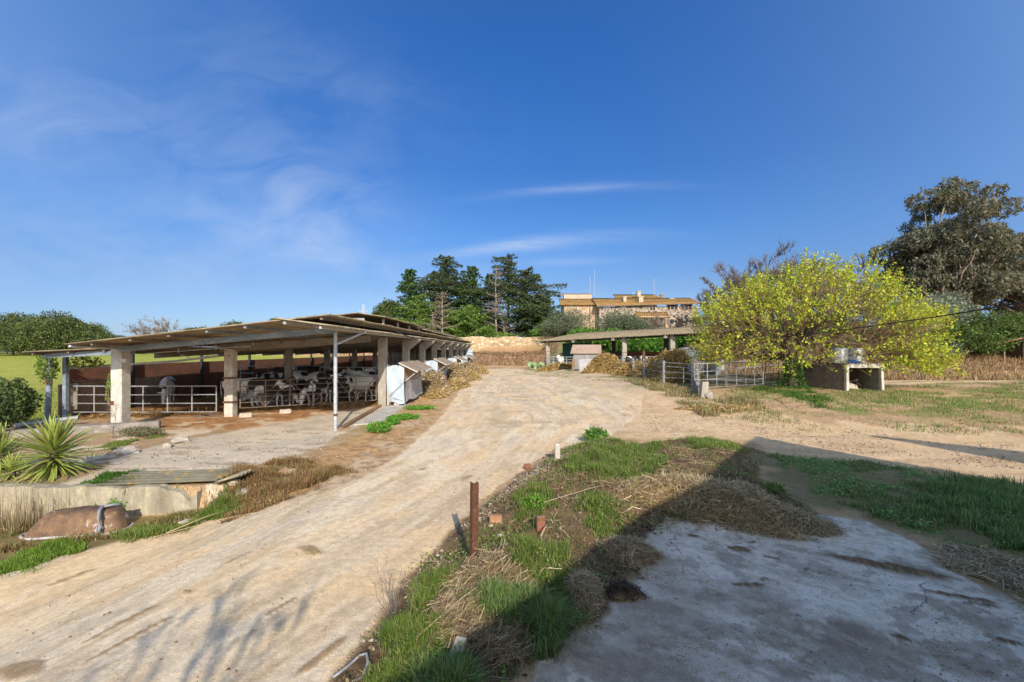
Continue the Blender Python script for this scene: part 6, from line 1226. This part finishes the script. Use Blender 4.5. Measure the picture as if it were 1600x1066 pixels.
for i, (px, py, rx, ry, h, lb) in enumerate(((948, 583, 1.9, 1.2, 1.55, 'big golden straw heap right of the small hut'), (972, 584, 1.3, .9, .9, 'small golden heap joined to the big one'), (875, 577, 2.6, .9, .55, 'low golden straw pile left of the small hut'), (1000, 587, 2.2, 1.1, 1.0, 'golden straw pile behind the left paddock posts'), (1050, 590, 1.9, 1.5, 2.1, 'tall golden hay heap before the metal shed'), (1022, 588, 1.8, 1.2, 1.3, 'golden straw pile left of the tall hay heap'), (1062, 598, 1.6, .8, .5, 'low straw spill at the foot of the tall hay heap'))):
    g = P(px, py); heap('golden_heap', g, rx, ry, h, 6000, 740 + i, lb, STR + [(.62, .40, .12)], .5, .020, p_=2.4)
g = P(1125, 640); heap('straw_heap', g, 1.6, .5, .10, 1500, 760, 'thin straw scatter beside the track below the paddock gate', STR, .3, .008)
# dead stalk plants
def stalks(loc, n, h, spread, seed, label, col='greybark', w=.0035):
    r = np.random.default_rng(seed); root = empty('dead_stalks', loc, 0, label, 'dead plant', 'dead stalks'); S = []
    for i in range(n):
        a = r.uniform(0, 6.28); q = r.uniform(.2, 1) * spread; tip = np.array([math.cos(a) * q, math.sin(a) * q * .6, h * r.uniform(.6, 1)]); b_ = branches(r, (r.normal() * .02, r.normal() * .02, -.02), tip, w, w * .4, .025, 6); S += b_
        for k in range(5): p_ = np.array(b_[r.integers(2, 6)][3:6]); S += branches(r, p_, p_ + np.array([r.normal() * .08, r.normal() * .05, r.uniform(.03, .14)]) * h, w * .45, w * .25, .04, 2)
    seg_mesh('stems', S, M[col], root, 4)
stalks(P(612, 985), 7, .80, .22, 801, 'tall thin dead stalks at the left edge of the verge'); stalks(P(612, 985) + Vector((.05, .1, 0)), 4, .55, .3, 802, 'shorter dead stalks beside the tall ones')
stalks(P(935, 690), 5, .6, .2, 803, 'fine dead twigs above the round leafy weed'); stalks(P(222, 690) + Vector((-1.2, .4, 0)), 8, 1.5, .5, 804, 'thin bare twigs before the whitewashed pillar', w=.006)
stalks(P(332, 800), 6, .75, .25, 805, 'thin dead twigs at the broken wall end', w=.003)
def long_stick(p0, p1, w, label, mat='palebark'):
    a_ = P(*p0) + Vector((0, 0, .10)); c_ = P(*p1) + Vector((0, 0, .06)); b = MB(); mid = (a_ + c_) / 2 + Vector((.01, 0, .04)); b.tube([a_, mid, c_], [w, w * .85, w * .5], 6); o = b.build('dry_reed', M[mat], smooth=True); tag(o, label, 'reed', 'dry reeds on the verge')
M['reed'] = weathered('dry_reed', (.56, .43, .27), (.42, .30, .18), None, 8, .8)
for i, (a_, c_, w_2, lb) in enumerate((((652, 1012), (782, 900), .008, 'long dry reed slanting across the lower verge'), ((700, 1030), (745, 880), .006, 'thin dry reed by the split block'), ((850, 795), (985, 755), .006, 'long thin reed pointing to the upper green tuft'), ((712, 935), (722, 900), .012, 'short thick reed stump near the rusty post'), ((832, 985), (845, 950), .010, 'short pale reed in the shade near the slab'), ((845, 850), (858, 822), .010, 'pale split reed below the upright brick'), ((870, 838), (890, 848), .006, 'small crooked reed on the dark earth'), ((235, 850), (430, 800), .006, 'long dry reed along the road edge'), ((260, 842), (372, 797), .008, 'thicker dry reed before the wall end'))): long_stick(a_, c_, w_2, lb, 'reed')
# bare tree behind the camera position: its thin shadow falls across the road
bare_tree('garden_tree', Vector((-.45, -4.3, 0)), 5.2, 1.15, 901, 'slim bare tree at the back of the yard', n1=14, n2=4, n3=3, r0=.07, tw=.010, low=.55, up=1.6, one=True)
# ================================================================== COWS
def cow_material(name, seed, white=.5):
    m, nt, b, o = nodes(name); co = coords(nt, 'Object'); oi = N(nt, 'ShaderNodeObjectInfo')
    ad = N(nt, 'ShaderNodeVectorMath', operation='ADD'); sc = N(nt, 'ShaderNodeVectorMath', operation='SCALE'); sc.inputs['Scale'].default_value = 37; cb = N(nt, 'ShaderNodeCombineXYZ')
    for i in range(3): nt.links.new(oi.outputs['Random'], cb.inputs[i])
    nt.links.new(cb.outputs[0], sc.inputs[0]); nt.links.new(co, ad.inputs[0]); nt.links.new(sc.outputs[0], ad.inputs[1])
    n = noise(nt, 1.7, 2, .4, ad.outputs[0], .4); sp = N(nt, 'ShaderNodeSeparateXYZ'); nt.links.new(co, sp.inputs[0])
    black = ramp(nt, n, [(white - .015, 1), (white + .015, 0)])
    low = N(nt, 'ShaderNodeMapRange'); low.inputs[1].default_value = .45; low.inputs[2].default_value = .7; nt.links.new(sp.outputs[2], low.inputs[0])
    mk = mix(nt, black, low.outputs[0], 1.0, 'MULTIPLY')
    c = mix(nt, (.86, .83, .78), (.03, .022, .02), mk)
    c = mix(nt, c, (.34, .22, .12), ramp(nt, noise(nt, 4, 5, .7, co), [(.55, 0), (.75, .55)]))
    nt.links.new(c, b.inputs['Base Color']); b.inputs['Roughness'].default_value = .7; bump(nt, b, noise(nt, 60, 4, .6, co), .2, .01); return m
CM = cow_material('piebald_hide', 1, .53); CMW = cow_material('mostly_white_hide', 2, .42)
M['horn'] = weathered('horn', (.5, .45, .36), (.3, .26, .2)); M['udder'] = weathered('pink_skin', (.55, .36, .30), (.42, .26, .21)); M['muzzle'] = weathered('dark_muzzle', (.10, .07, .065), (.05, .035, .03))
def eloft(mb, pts, k=14):
    """pts: (x,y,z, half width, half height) loft with elliptical sections perpendicular to the path"""
    rings = []
    P3 = [Vector(p[:3]) for p in pts]
    for i, p in enumerate(pts):
        d = (P3[min(i + 1, len(pts) - 1)] - P3[max(i - 1, 0)]).normalized(); side = Vector((0, 1, 0)); side = (side - d * side.dot(d)).normalized(); up = side.cross(d)
        rings.append([tuple(P3[i] + side * math.cos(a) * p[3] + up * math.sin(a) * p[4]) for a in [2 * math.pi * j / k for j in range(k)]])
    mb.loft(rings)
def cow_mesh(pose):
    b = MB(); dz = 0
    lying = pose == 'lying'; dz = -.62 if lying else 0
    eloft(b, [(-.92, 0, 1.10 + dz, .10, .14), (-.86, 0, 1.10 + dz, .22, .24), (-.66, 0, 1.08 + dz, .27, .31), (-.35, 0, 1.02 + dz, .31, .37), (0, 0, .98 + dz, .34, .40), (.35, 0, .99 + dz, .31, .38), (.62, 0, 1.02 + dz, .25, .35), (.80, 0, 1.06 + dz, .18, .27), (.88, 0, 1.08 + dz, .10, .16)], 18)
    # hip bones, withers ridge
    eloft(b, [(-.80, 0, 1.30 + dz, .20, .07), (-.5, 0, 1.33 + dz, .17, .06), (0, 0, 1.32 + dz, .08, .06), (.5, 0, 1.34 + dz, .08, .07), (.75, 0, 1.30 + dz, .08, .08)], 10)
    if pose == 'up': nk = [(.66, 0, 1.14, .17, .27), (.90, 0, 1.26, .12, .20), (1.10, 0, 1.40, .10, .15), (1.20, 0, 1.47, .095, .12)]; hd = [(1.14, 0, 1.50, .10, .11), (1.28, 0, 1.46, .125, .13), (1.42, 0, 1.37, .10, .105), (1.58, 0, 1.25, .075, .08), (1.68, 0, 1.18, .075, .07), (1.72, 0, 1.15, .05, .05)]; hp = Vector((1.2, 0, 1.5)); hdir = -.62
    elif pose == 'down': nk = [(.66, 0, 1.08, .17, .27), (.90, 0, .98, .12, .20), (1.08, 0, .80, .10, .15), (1.16, 0, .66, .095, .12)]; hd = [(1.10, 0, .70, .10, .11), (1.20, 0, .58, .125, .13), (1.27, 0, .45, .10, .105), (1.33, 0, .28, .075, .08), (1.35, 0, .18, .075, .07), (1.35, 0, .14, .05, .05)]; hp = Vector((1.13, 0, .68)); hdir = -1.3
    else: nk = [(.66, 0, 1.10 + dz, .17, .27), (.90, 0, 1.18 + dz, .12, .20), (1.06, 0, 1.30 + dz, .10, .15), (1.14, 0, 1.36 + dz, .095, .12)]; hd = [(1.08, 0, 1.38 + dz, .10, .11), (1.22, 0, 1.35 + dz, .125, .13), (1.36, 0, 1.27 + dz, .10, .105), (1.52, 0, 1.16 + dz, .075, .08), (1.61, 0, 1.09 + dz, .075, .07), (1.65, 0, 1.07 + dz, .05, .05)]; hp = Vector((1.14, 0, 1.39 + dz)); hdir = -.62
    eloft(b, nk, 14); eloft(b, hd, 14)
    eloft(b, [(.55, 0, .80 + dz, .06, .14), (.85, 0, .88 + dz, .04, .12), (nk[2][0], 0, nk[2][2] - .12, .04, .08)], 8)   # dewlap
    if not lying:
        for s in (-1, 1):
            sw = .06 * s
            eloft(b, [(-.62, s * .15, 1.05, .12, .24), (-.52, s * .19, .86, .10, .19), (-.50, s * .19, .72, .075, .13), (-.62, s * .18, .56, .05, .075), (-.70, s * .18, .48, .045, .055), (-.66 + sw, s * .18, .30, .035, .04), (-.63 + sw, s * .18, .12, .042, .045), (-.60 + sw, s * .18, .07, .045, .06), (-.58 + sw, s * .18, 0, .055, .075)], 10)
            eloft(b, [(.52, s * .17, .98, .10, .20), (.50, s * .18, .76, .08, .13), (.50, s * .17, .58, .055, .07), (.51 + sw, s * .17, .42, .05, .055), (.50 + sw, s * .17, .36, .04, .045), (.50 + sw, s * .17, .15, .034, .038), (.51 + sw, s * .17, .08, .042, .05), (.53 + sw, s * .17, 0, .055, .068)], 10)
    else:
        for s in (-1, 1):
            eloft(b, [(-.60, s * .26, .38, .12, .20), (-.30, s * .36, .25, .10, .15), (-.15, s * .38, .14, .06, .09), (-.40, s * .42, .07, .045, .05), (-.62, s * .40, .06, .05, .06)], 10)
            eloft(b, [(.52, s * .20, .34, .09, .17), (.72, s * .24, .16, .06, .09), (.80, s * .24, .08, .05, .06), (.60, s * .26, .05, .04, .045), (.48, s * .26, .05, .045, .05)], 10)
    for s in (-1, 1):  # ears
        e = hp + Vector((.02, s * .09, -.0)); eloft2 = [(e.x, e.y + s * q, e.z - q * .25) for q in (0, .07, .15, .20)]
        b.tube(eloft2, [.03, .042, .038, .012], 8)
    me = bpy.data.meshes.new('body'); me.from_pydata(b.v, [], b.f); bm = bmesh.new(); bm.from_mesh(me); bmesh.ops.recalc_face_normals(bm, faces=bm.faces); bm.to_mesh(me); bm.free()
    o = bpy.data.objects.new('tmp_body', me); COL.objects.link(o)
    md = o.modifiers.new('r', 'REMESH'); md.mode = 'VOXEL'; md.voxel_size = .024; md.use_smooth_shade = True
    sm = o.modifiers.new('s', 'SMOOTH'); sm.iterations = 4; sm.factor = .5
    bpy.context.view_layer.update(); dg = bpy.context.evaluated_depsgraph_get(); me2 = bpy.data.meshes.new_from_object(o.evaluated_get(dg)); me2.name = 'body'; me2.polygons.foreach_set('use_smooth', [True] * len(me2.polygons))
    bpy.data.objects.remove(o); 
    # parts: tail, muzzle, eyes, udder
    t = MB(); t.tube([(-.93, 0, 1.26 + dz), (-1.0, .01, 1.15 + dz), (-1.01, .03, .85 + dz * .9), (-.99, .04, max(.08, .62 + dz)), (-.98, .04, max(.05, .42 + dz))], [.035, .022, .016, .03, .02], 8)
    mz = MB(); q = hd[-2]; mz.rock((q[0] + .03 * math.cos(hdir), 0, q[2] + .03 * math.sin(hdir)), .068, 1, (.7, 1.05, .8), .05, 2)
    u = MB(); u.rock((-.42, 0, .68), .17, 2, (1.1, .8, .75), .08, 2)
    for sx in (-.06, .06):
        for sy in (-.07, .07): u.tube([(-.42 + sx, sy, .60), (-.42 + sx, sy, .50)], [.018, .012], 6)
    ey = MB()
    for s in (-1, 1): ey.rock((hd[1][0] + .03, s * .115, hd[1][2] + .01), .024, 1, (1, .5, 1), 0, 1)
    return me2, t, mz, (u if not lying else None), ey
protos = {}
def get_proto(pose):
    if pose in protos: return protos[pose]
    me, t, mz, u, ey = cow_mesh(pose); parts = [('body', me, None)]
    for nm, mb, mt in (('tail', t, None), ('muzzle', mz, 'muzzle'), ('udder', u, 'udder'), ('eyes', ey, 'rubber')):
        if mb is None: continue
        o = mb.build(nm, M[mt] if mt else CM, None, smooth=True); parts.append((nm, o.data, mt)); bpy.data.objects.remove(o)
    protos[pose] = parts; return parts
def cow(px, Y, rot, pose, label, white=False, sc=1.0, z=None, group='cows in the barn'):
    x = (px - CX) / F * Y; root = empty('cow', (x, Y, (gh(x, Y) if z is None else z) + .02), math.radians(rot), label, 'cow', group); root.scale = (sc,) * 3
    for nm, me, mt in get_proto(pose):
        o = bpy.data.objects.new(nm, me); COL.objects.link(o); o.parent = root
        if not me.materials: me.materials.append(CM)
        if mt is None:
            o.material_slots[0].link = 'OBJECT'; o.material_slots[0].material = CMW if white else CM
    return root
for a in ((380, 22.6, 12, 'down', 'cow with lowered head at the left end of the barn gate', True, 1.0), (420, 22.4, 8, 'down', 'cow with lowered head, second from the left behind the barn gate', False, 1.0), (466, 23.6, -75, 'up', 'cow facing the gate with raised head, left of its middle', False, .95), (495, 23.2, -100, 'down', 'cow with head down facing the gate, left of the steel post', False, .95),
          (519, 24.4, -60, 'up', 'cow with raised head just left of the steel post', False, 1.0), (540, 24.8, -150, 'up', 'cow with raised head just right of the steel post', False, 1.0), (565, 24.6, -25, 'down', 'cow with head down nearest the first road side pillar', True, 1.0), (588, 25.5, 160, 'up', 'cow half hidden behind the first road side pillar', True, 1.0),
          (418, 26.5, -80, 'up', 'cow looking out over the pair with lowered heads', False, 1.0), (484, 27.4, 20, 'up', 'cow standing behind the middle of the herd', True, 1.05), (460, 29.5, 170, 'up', 'cow standing far back left of the inner pillar', False, 1.05), (573, 28.2, 175, 'up', 'cow standing side on in the second row right', True, 1.05), (575, 33.5, 10, 'up', 'cow deep in the barn behind the inner rails', True, 1.1), (528, 28.6, -95, 'up', 'cow in the second row behind the steel post', False, 1.0),
          (398, 24.6, -20, 'lying', 'cow lying in the straw behind the leftmost pair', False, 1.0), (478, 36.0, 15, 'up', 'cow in the darkest middle of the barn', False, 1.1)):
    cow(*a[:5], white=a[5], sc=a[6])
cow(262, 23.6, -60, 'down', 'single cow alone in the left pen by the brick wall', True, 1.0)
for px, Y, rot, pose, lb in ((876, 58, -110, 'up', 'cow at the left feed rail of the open shed'), (948, 51.5, -95, 'up', 'cow looking out above the big golden heap'), (930, 54, 180, 'up', 'cow behind the hut in the open shed'), (990, 52, 20, 'up', 'cow standing at the right shed rails')):
    cow(px, Y, rot, pose, lb, white=px == 876, sc=1.1, group='cows in the open shed')
# ================================================================== LIGHT, SKY, CAMERA
SUN_DIR = Vector((.225, -.974, 0)).normalized(); SUN_EL = math.radians(27)
to_sun = Vector((SUN_DIR.x * math.cos(SUN_EL), SUN_DIR.y * math.cos(SUN_EL), math.sin(SUN_EL)))
sl = bpy.data.lights.new('sun', 'SUN'); sl.energy = 5.0; sl.angle = math.radians(.5); sl.color = (1.0, .92, .80)
so = bpy.data.objects.new('sun', sl); COL.objects.link(so); so.rotation_euler = to_sun.to_track_quat('Z', 'Y').to_euler(); so.location = (5, -20, 15)
w = bpy.data.worlds.new('World'); SC.world = w; w.use_nodes = True; nt = w.node_tree; nt.nodes.clear()
wo = nt.nodes.new('ShaderNodeOutputWorld'); bg = nt.nodes.new('ShaderNodeBackground'); nt.links.new(bg.outputs[0], wo.inputs[0])
sky = nt.nodes.new('ShaderNodeTexSky'); sky.sky_type = 'NISHITA'; sky.sun_disc = False; sky.sun_elevation = SUN_EL
sky.sun_rotation = math.atan2(SUN_DIR.x, SUN_DIR.y); sky.air_density = 1.0; sky.dust_density = .6; sky.ozone_density = 2.5; sky.altitude = 100
hs = nt.nodes.new('ShaderNodeHueSaturation'); hs.inputs['Saturation'].default_value = 1.0; nt.links.new(sky.outputs[0], hs.inputs['Color'])
# thin cirrus: noise stretched on the sky dome, looked up by direction
tc = nt.nodes.new('ShaderNodeTexCoord'); sp = nt.nodes.new('ShaderNodeSeparateXYZ'); nt.links.new(tc.outputs['Generated'], sp.inputs[0])
def mth(op, a, b=None, c=None):
    n = nt.nodes.new('ShaderNodeMath'); n.operation = op
    for i, v in enumerate((a, b, c)):
        if v is None: continue
        if hasattr(v, 'node'): nt.links.new(v, n.inputs[i])
        else: n.inputs[i].default_value = v
    return n.outputs[0]
ya = mth('MAXIMUM', sp.outputs[1], .05); az = mth('DIVIDE', sp.outputs[0], ya); el = mth('DIVIDE', sp.outputs[2], ya)
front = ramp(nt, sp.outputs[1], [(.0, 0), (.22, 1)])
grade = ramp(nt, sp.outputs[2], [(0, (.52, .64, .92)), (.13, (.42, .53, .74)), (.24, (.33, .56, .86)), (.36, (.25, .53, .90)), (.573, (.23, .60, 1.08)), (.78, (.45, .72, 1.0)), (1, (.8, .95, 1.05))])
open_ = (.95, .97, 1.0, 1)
grade = mix(nt, (1.75, 1.6, 1.5), grade, front)  # sky behind the camera, out of view, brightened to add ambient fill
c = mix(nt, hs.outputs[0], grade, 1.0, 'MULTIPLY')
# paler towards the sides, as a polarised midday sky is
sd = mth('MULTIPLY', az, az); sd = mth('MULTIPLY', sd, .30); sd = mth('MINIMUM', sd, .42); sd = mth('MULTIPLY', sd, front)
c = mix(nt, c, (1.9, 3.3, 6.2), sd)
cb = nt.nodes.new('ShaderNodeCombineXYZ'); nt.links.new(az, cb.inputs[0]); nt.links.new(el, cb.inputs[1])
def streaks(rot, sx, sy, s, det=8):
    mp = nt.nodes.new('ShaderNodeMapping'); mp.inputs['Rotation'].default_value = (0, 0, math.radians(rot)); mp.inputs['Scale'].default_value = (sx, sy, 1); nt.links.new(cb.outputs[0], mp.inputs[0])
    return noise(nt, s, det, .6, mp.outputs[0], .7)
def spot(a0, e0, sa, se, slope=0, amt=1.0, tex=None, lo=.35, hi=.75):
    da = mth('SUBTRACT', az, a0); de = mth('SUBTRACT', el, e0); de = mth('SUBTRACT', de, mth('MULTIPLY', da, slope)); de = mth('ADD', de, mth('MULTIPLY', mth('MULTIPLY', da, da), .15 if se < .02 else 0.0))
    g = mth('ADD', mth('POWER', mth('ABSOLUTE', mth('DIVIDE', da, sa)), 2), mth('POWER', mth('ABSOLUTE', mth('DIVIDE', de, se)), 2)); g = mth('POWER', 2.718, mth('MULTIPLY', g, -1.0))
    return mth('MULTIPLY', mth('MULTIPLY', g, ramp(nt, tex, [(lo, 0), (hi, 1)])), amt)
fine = streaks(-20, 2.0, 4.5, 2.2, 10); fine2 = streaks(-8, 1.5, 16, 2.0); soft = streaks(25, 1.5, 4, 2.0)
k = mth('ADD', spot(.06, .236, .19, .013, .10, .62, fine2, .2, .6), spot(.14, .355, .20, .010, .06, .28, fine2, .2, .65))
k = mth('ADD', k, spot(.14, .196, .09, .009, .03, .35, fine2, .2, .65)); k = mth('ADD', k, spot(-.50, .33, .22, .14, -.15, .42, fine)); k = mth('ADD', k, spot(-1.0, .50, .30, .12, -.1, .28, fine))
k = mth('ADD', k, spot(-.40, .215, .14, .03, -.35, .34, fine)); k = mth('ADD', k, spot(-.8, .22, .5, .12, 0, .30, soft)); k = mth('ADD', k, spot(-.18, .13, .22, .035, .28, .40, fine)); k = mth('ADD', k, spot(.5, .12, .6, .04, .0, .22, fine)); k = mth('ADD', k, spot(-.45, .6, .3, .1, -.3, .16, fine))
k = mth('MULTIPLY', k, front); k = mth('MINIMUM', k, .8)
c = mix(nt, c, (4.3, 5.0, 6.2), k)
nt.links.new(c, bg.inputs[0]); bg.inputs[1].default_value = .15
cam = bpy.data.cameras.new('camera'); co_ = bpy.data.objects.new('camera', cam); COL.objects.link(co_); SC.camera = co_
co_.location = (0, 0, CAMH); co_.rotation_euler = (math.radians(90), 0, 0); cam.sensor_width = 36; cam.lens = 36 * F / 1600
cam.shift_y = 14 / 1600; cam.clip_start = .1; cam.clip_end = 6000
SC.view_settings.view_transform = 'Standard'; SC.view_settings.look = 'None'; SC.view_settings.exposure = 0; SC.view_settings.gamma = 1
SC.cycles.use_denoising = True
try: SC.cycles.max_bounces = 6; SC.cycles.transparent_max_bounces = 4
except Exception: pass
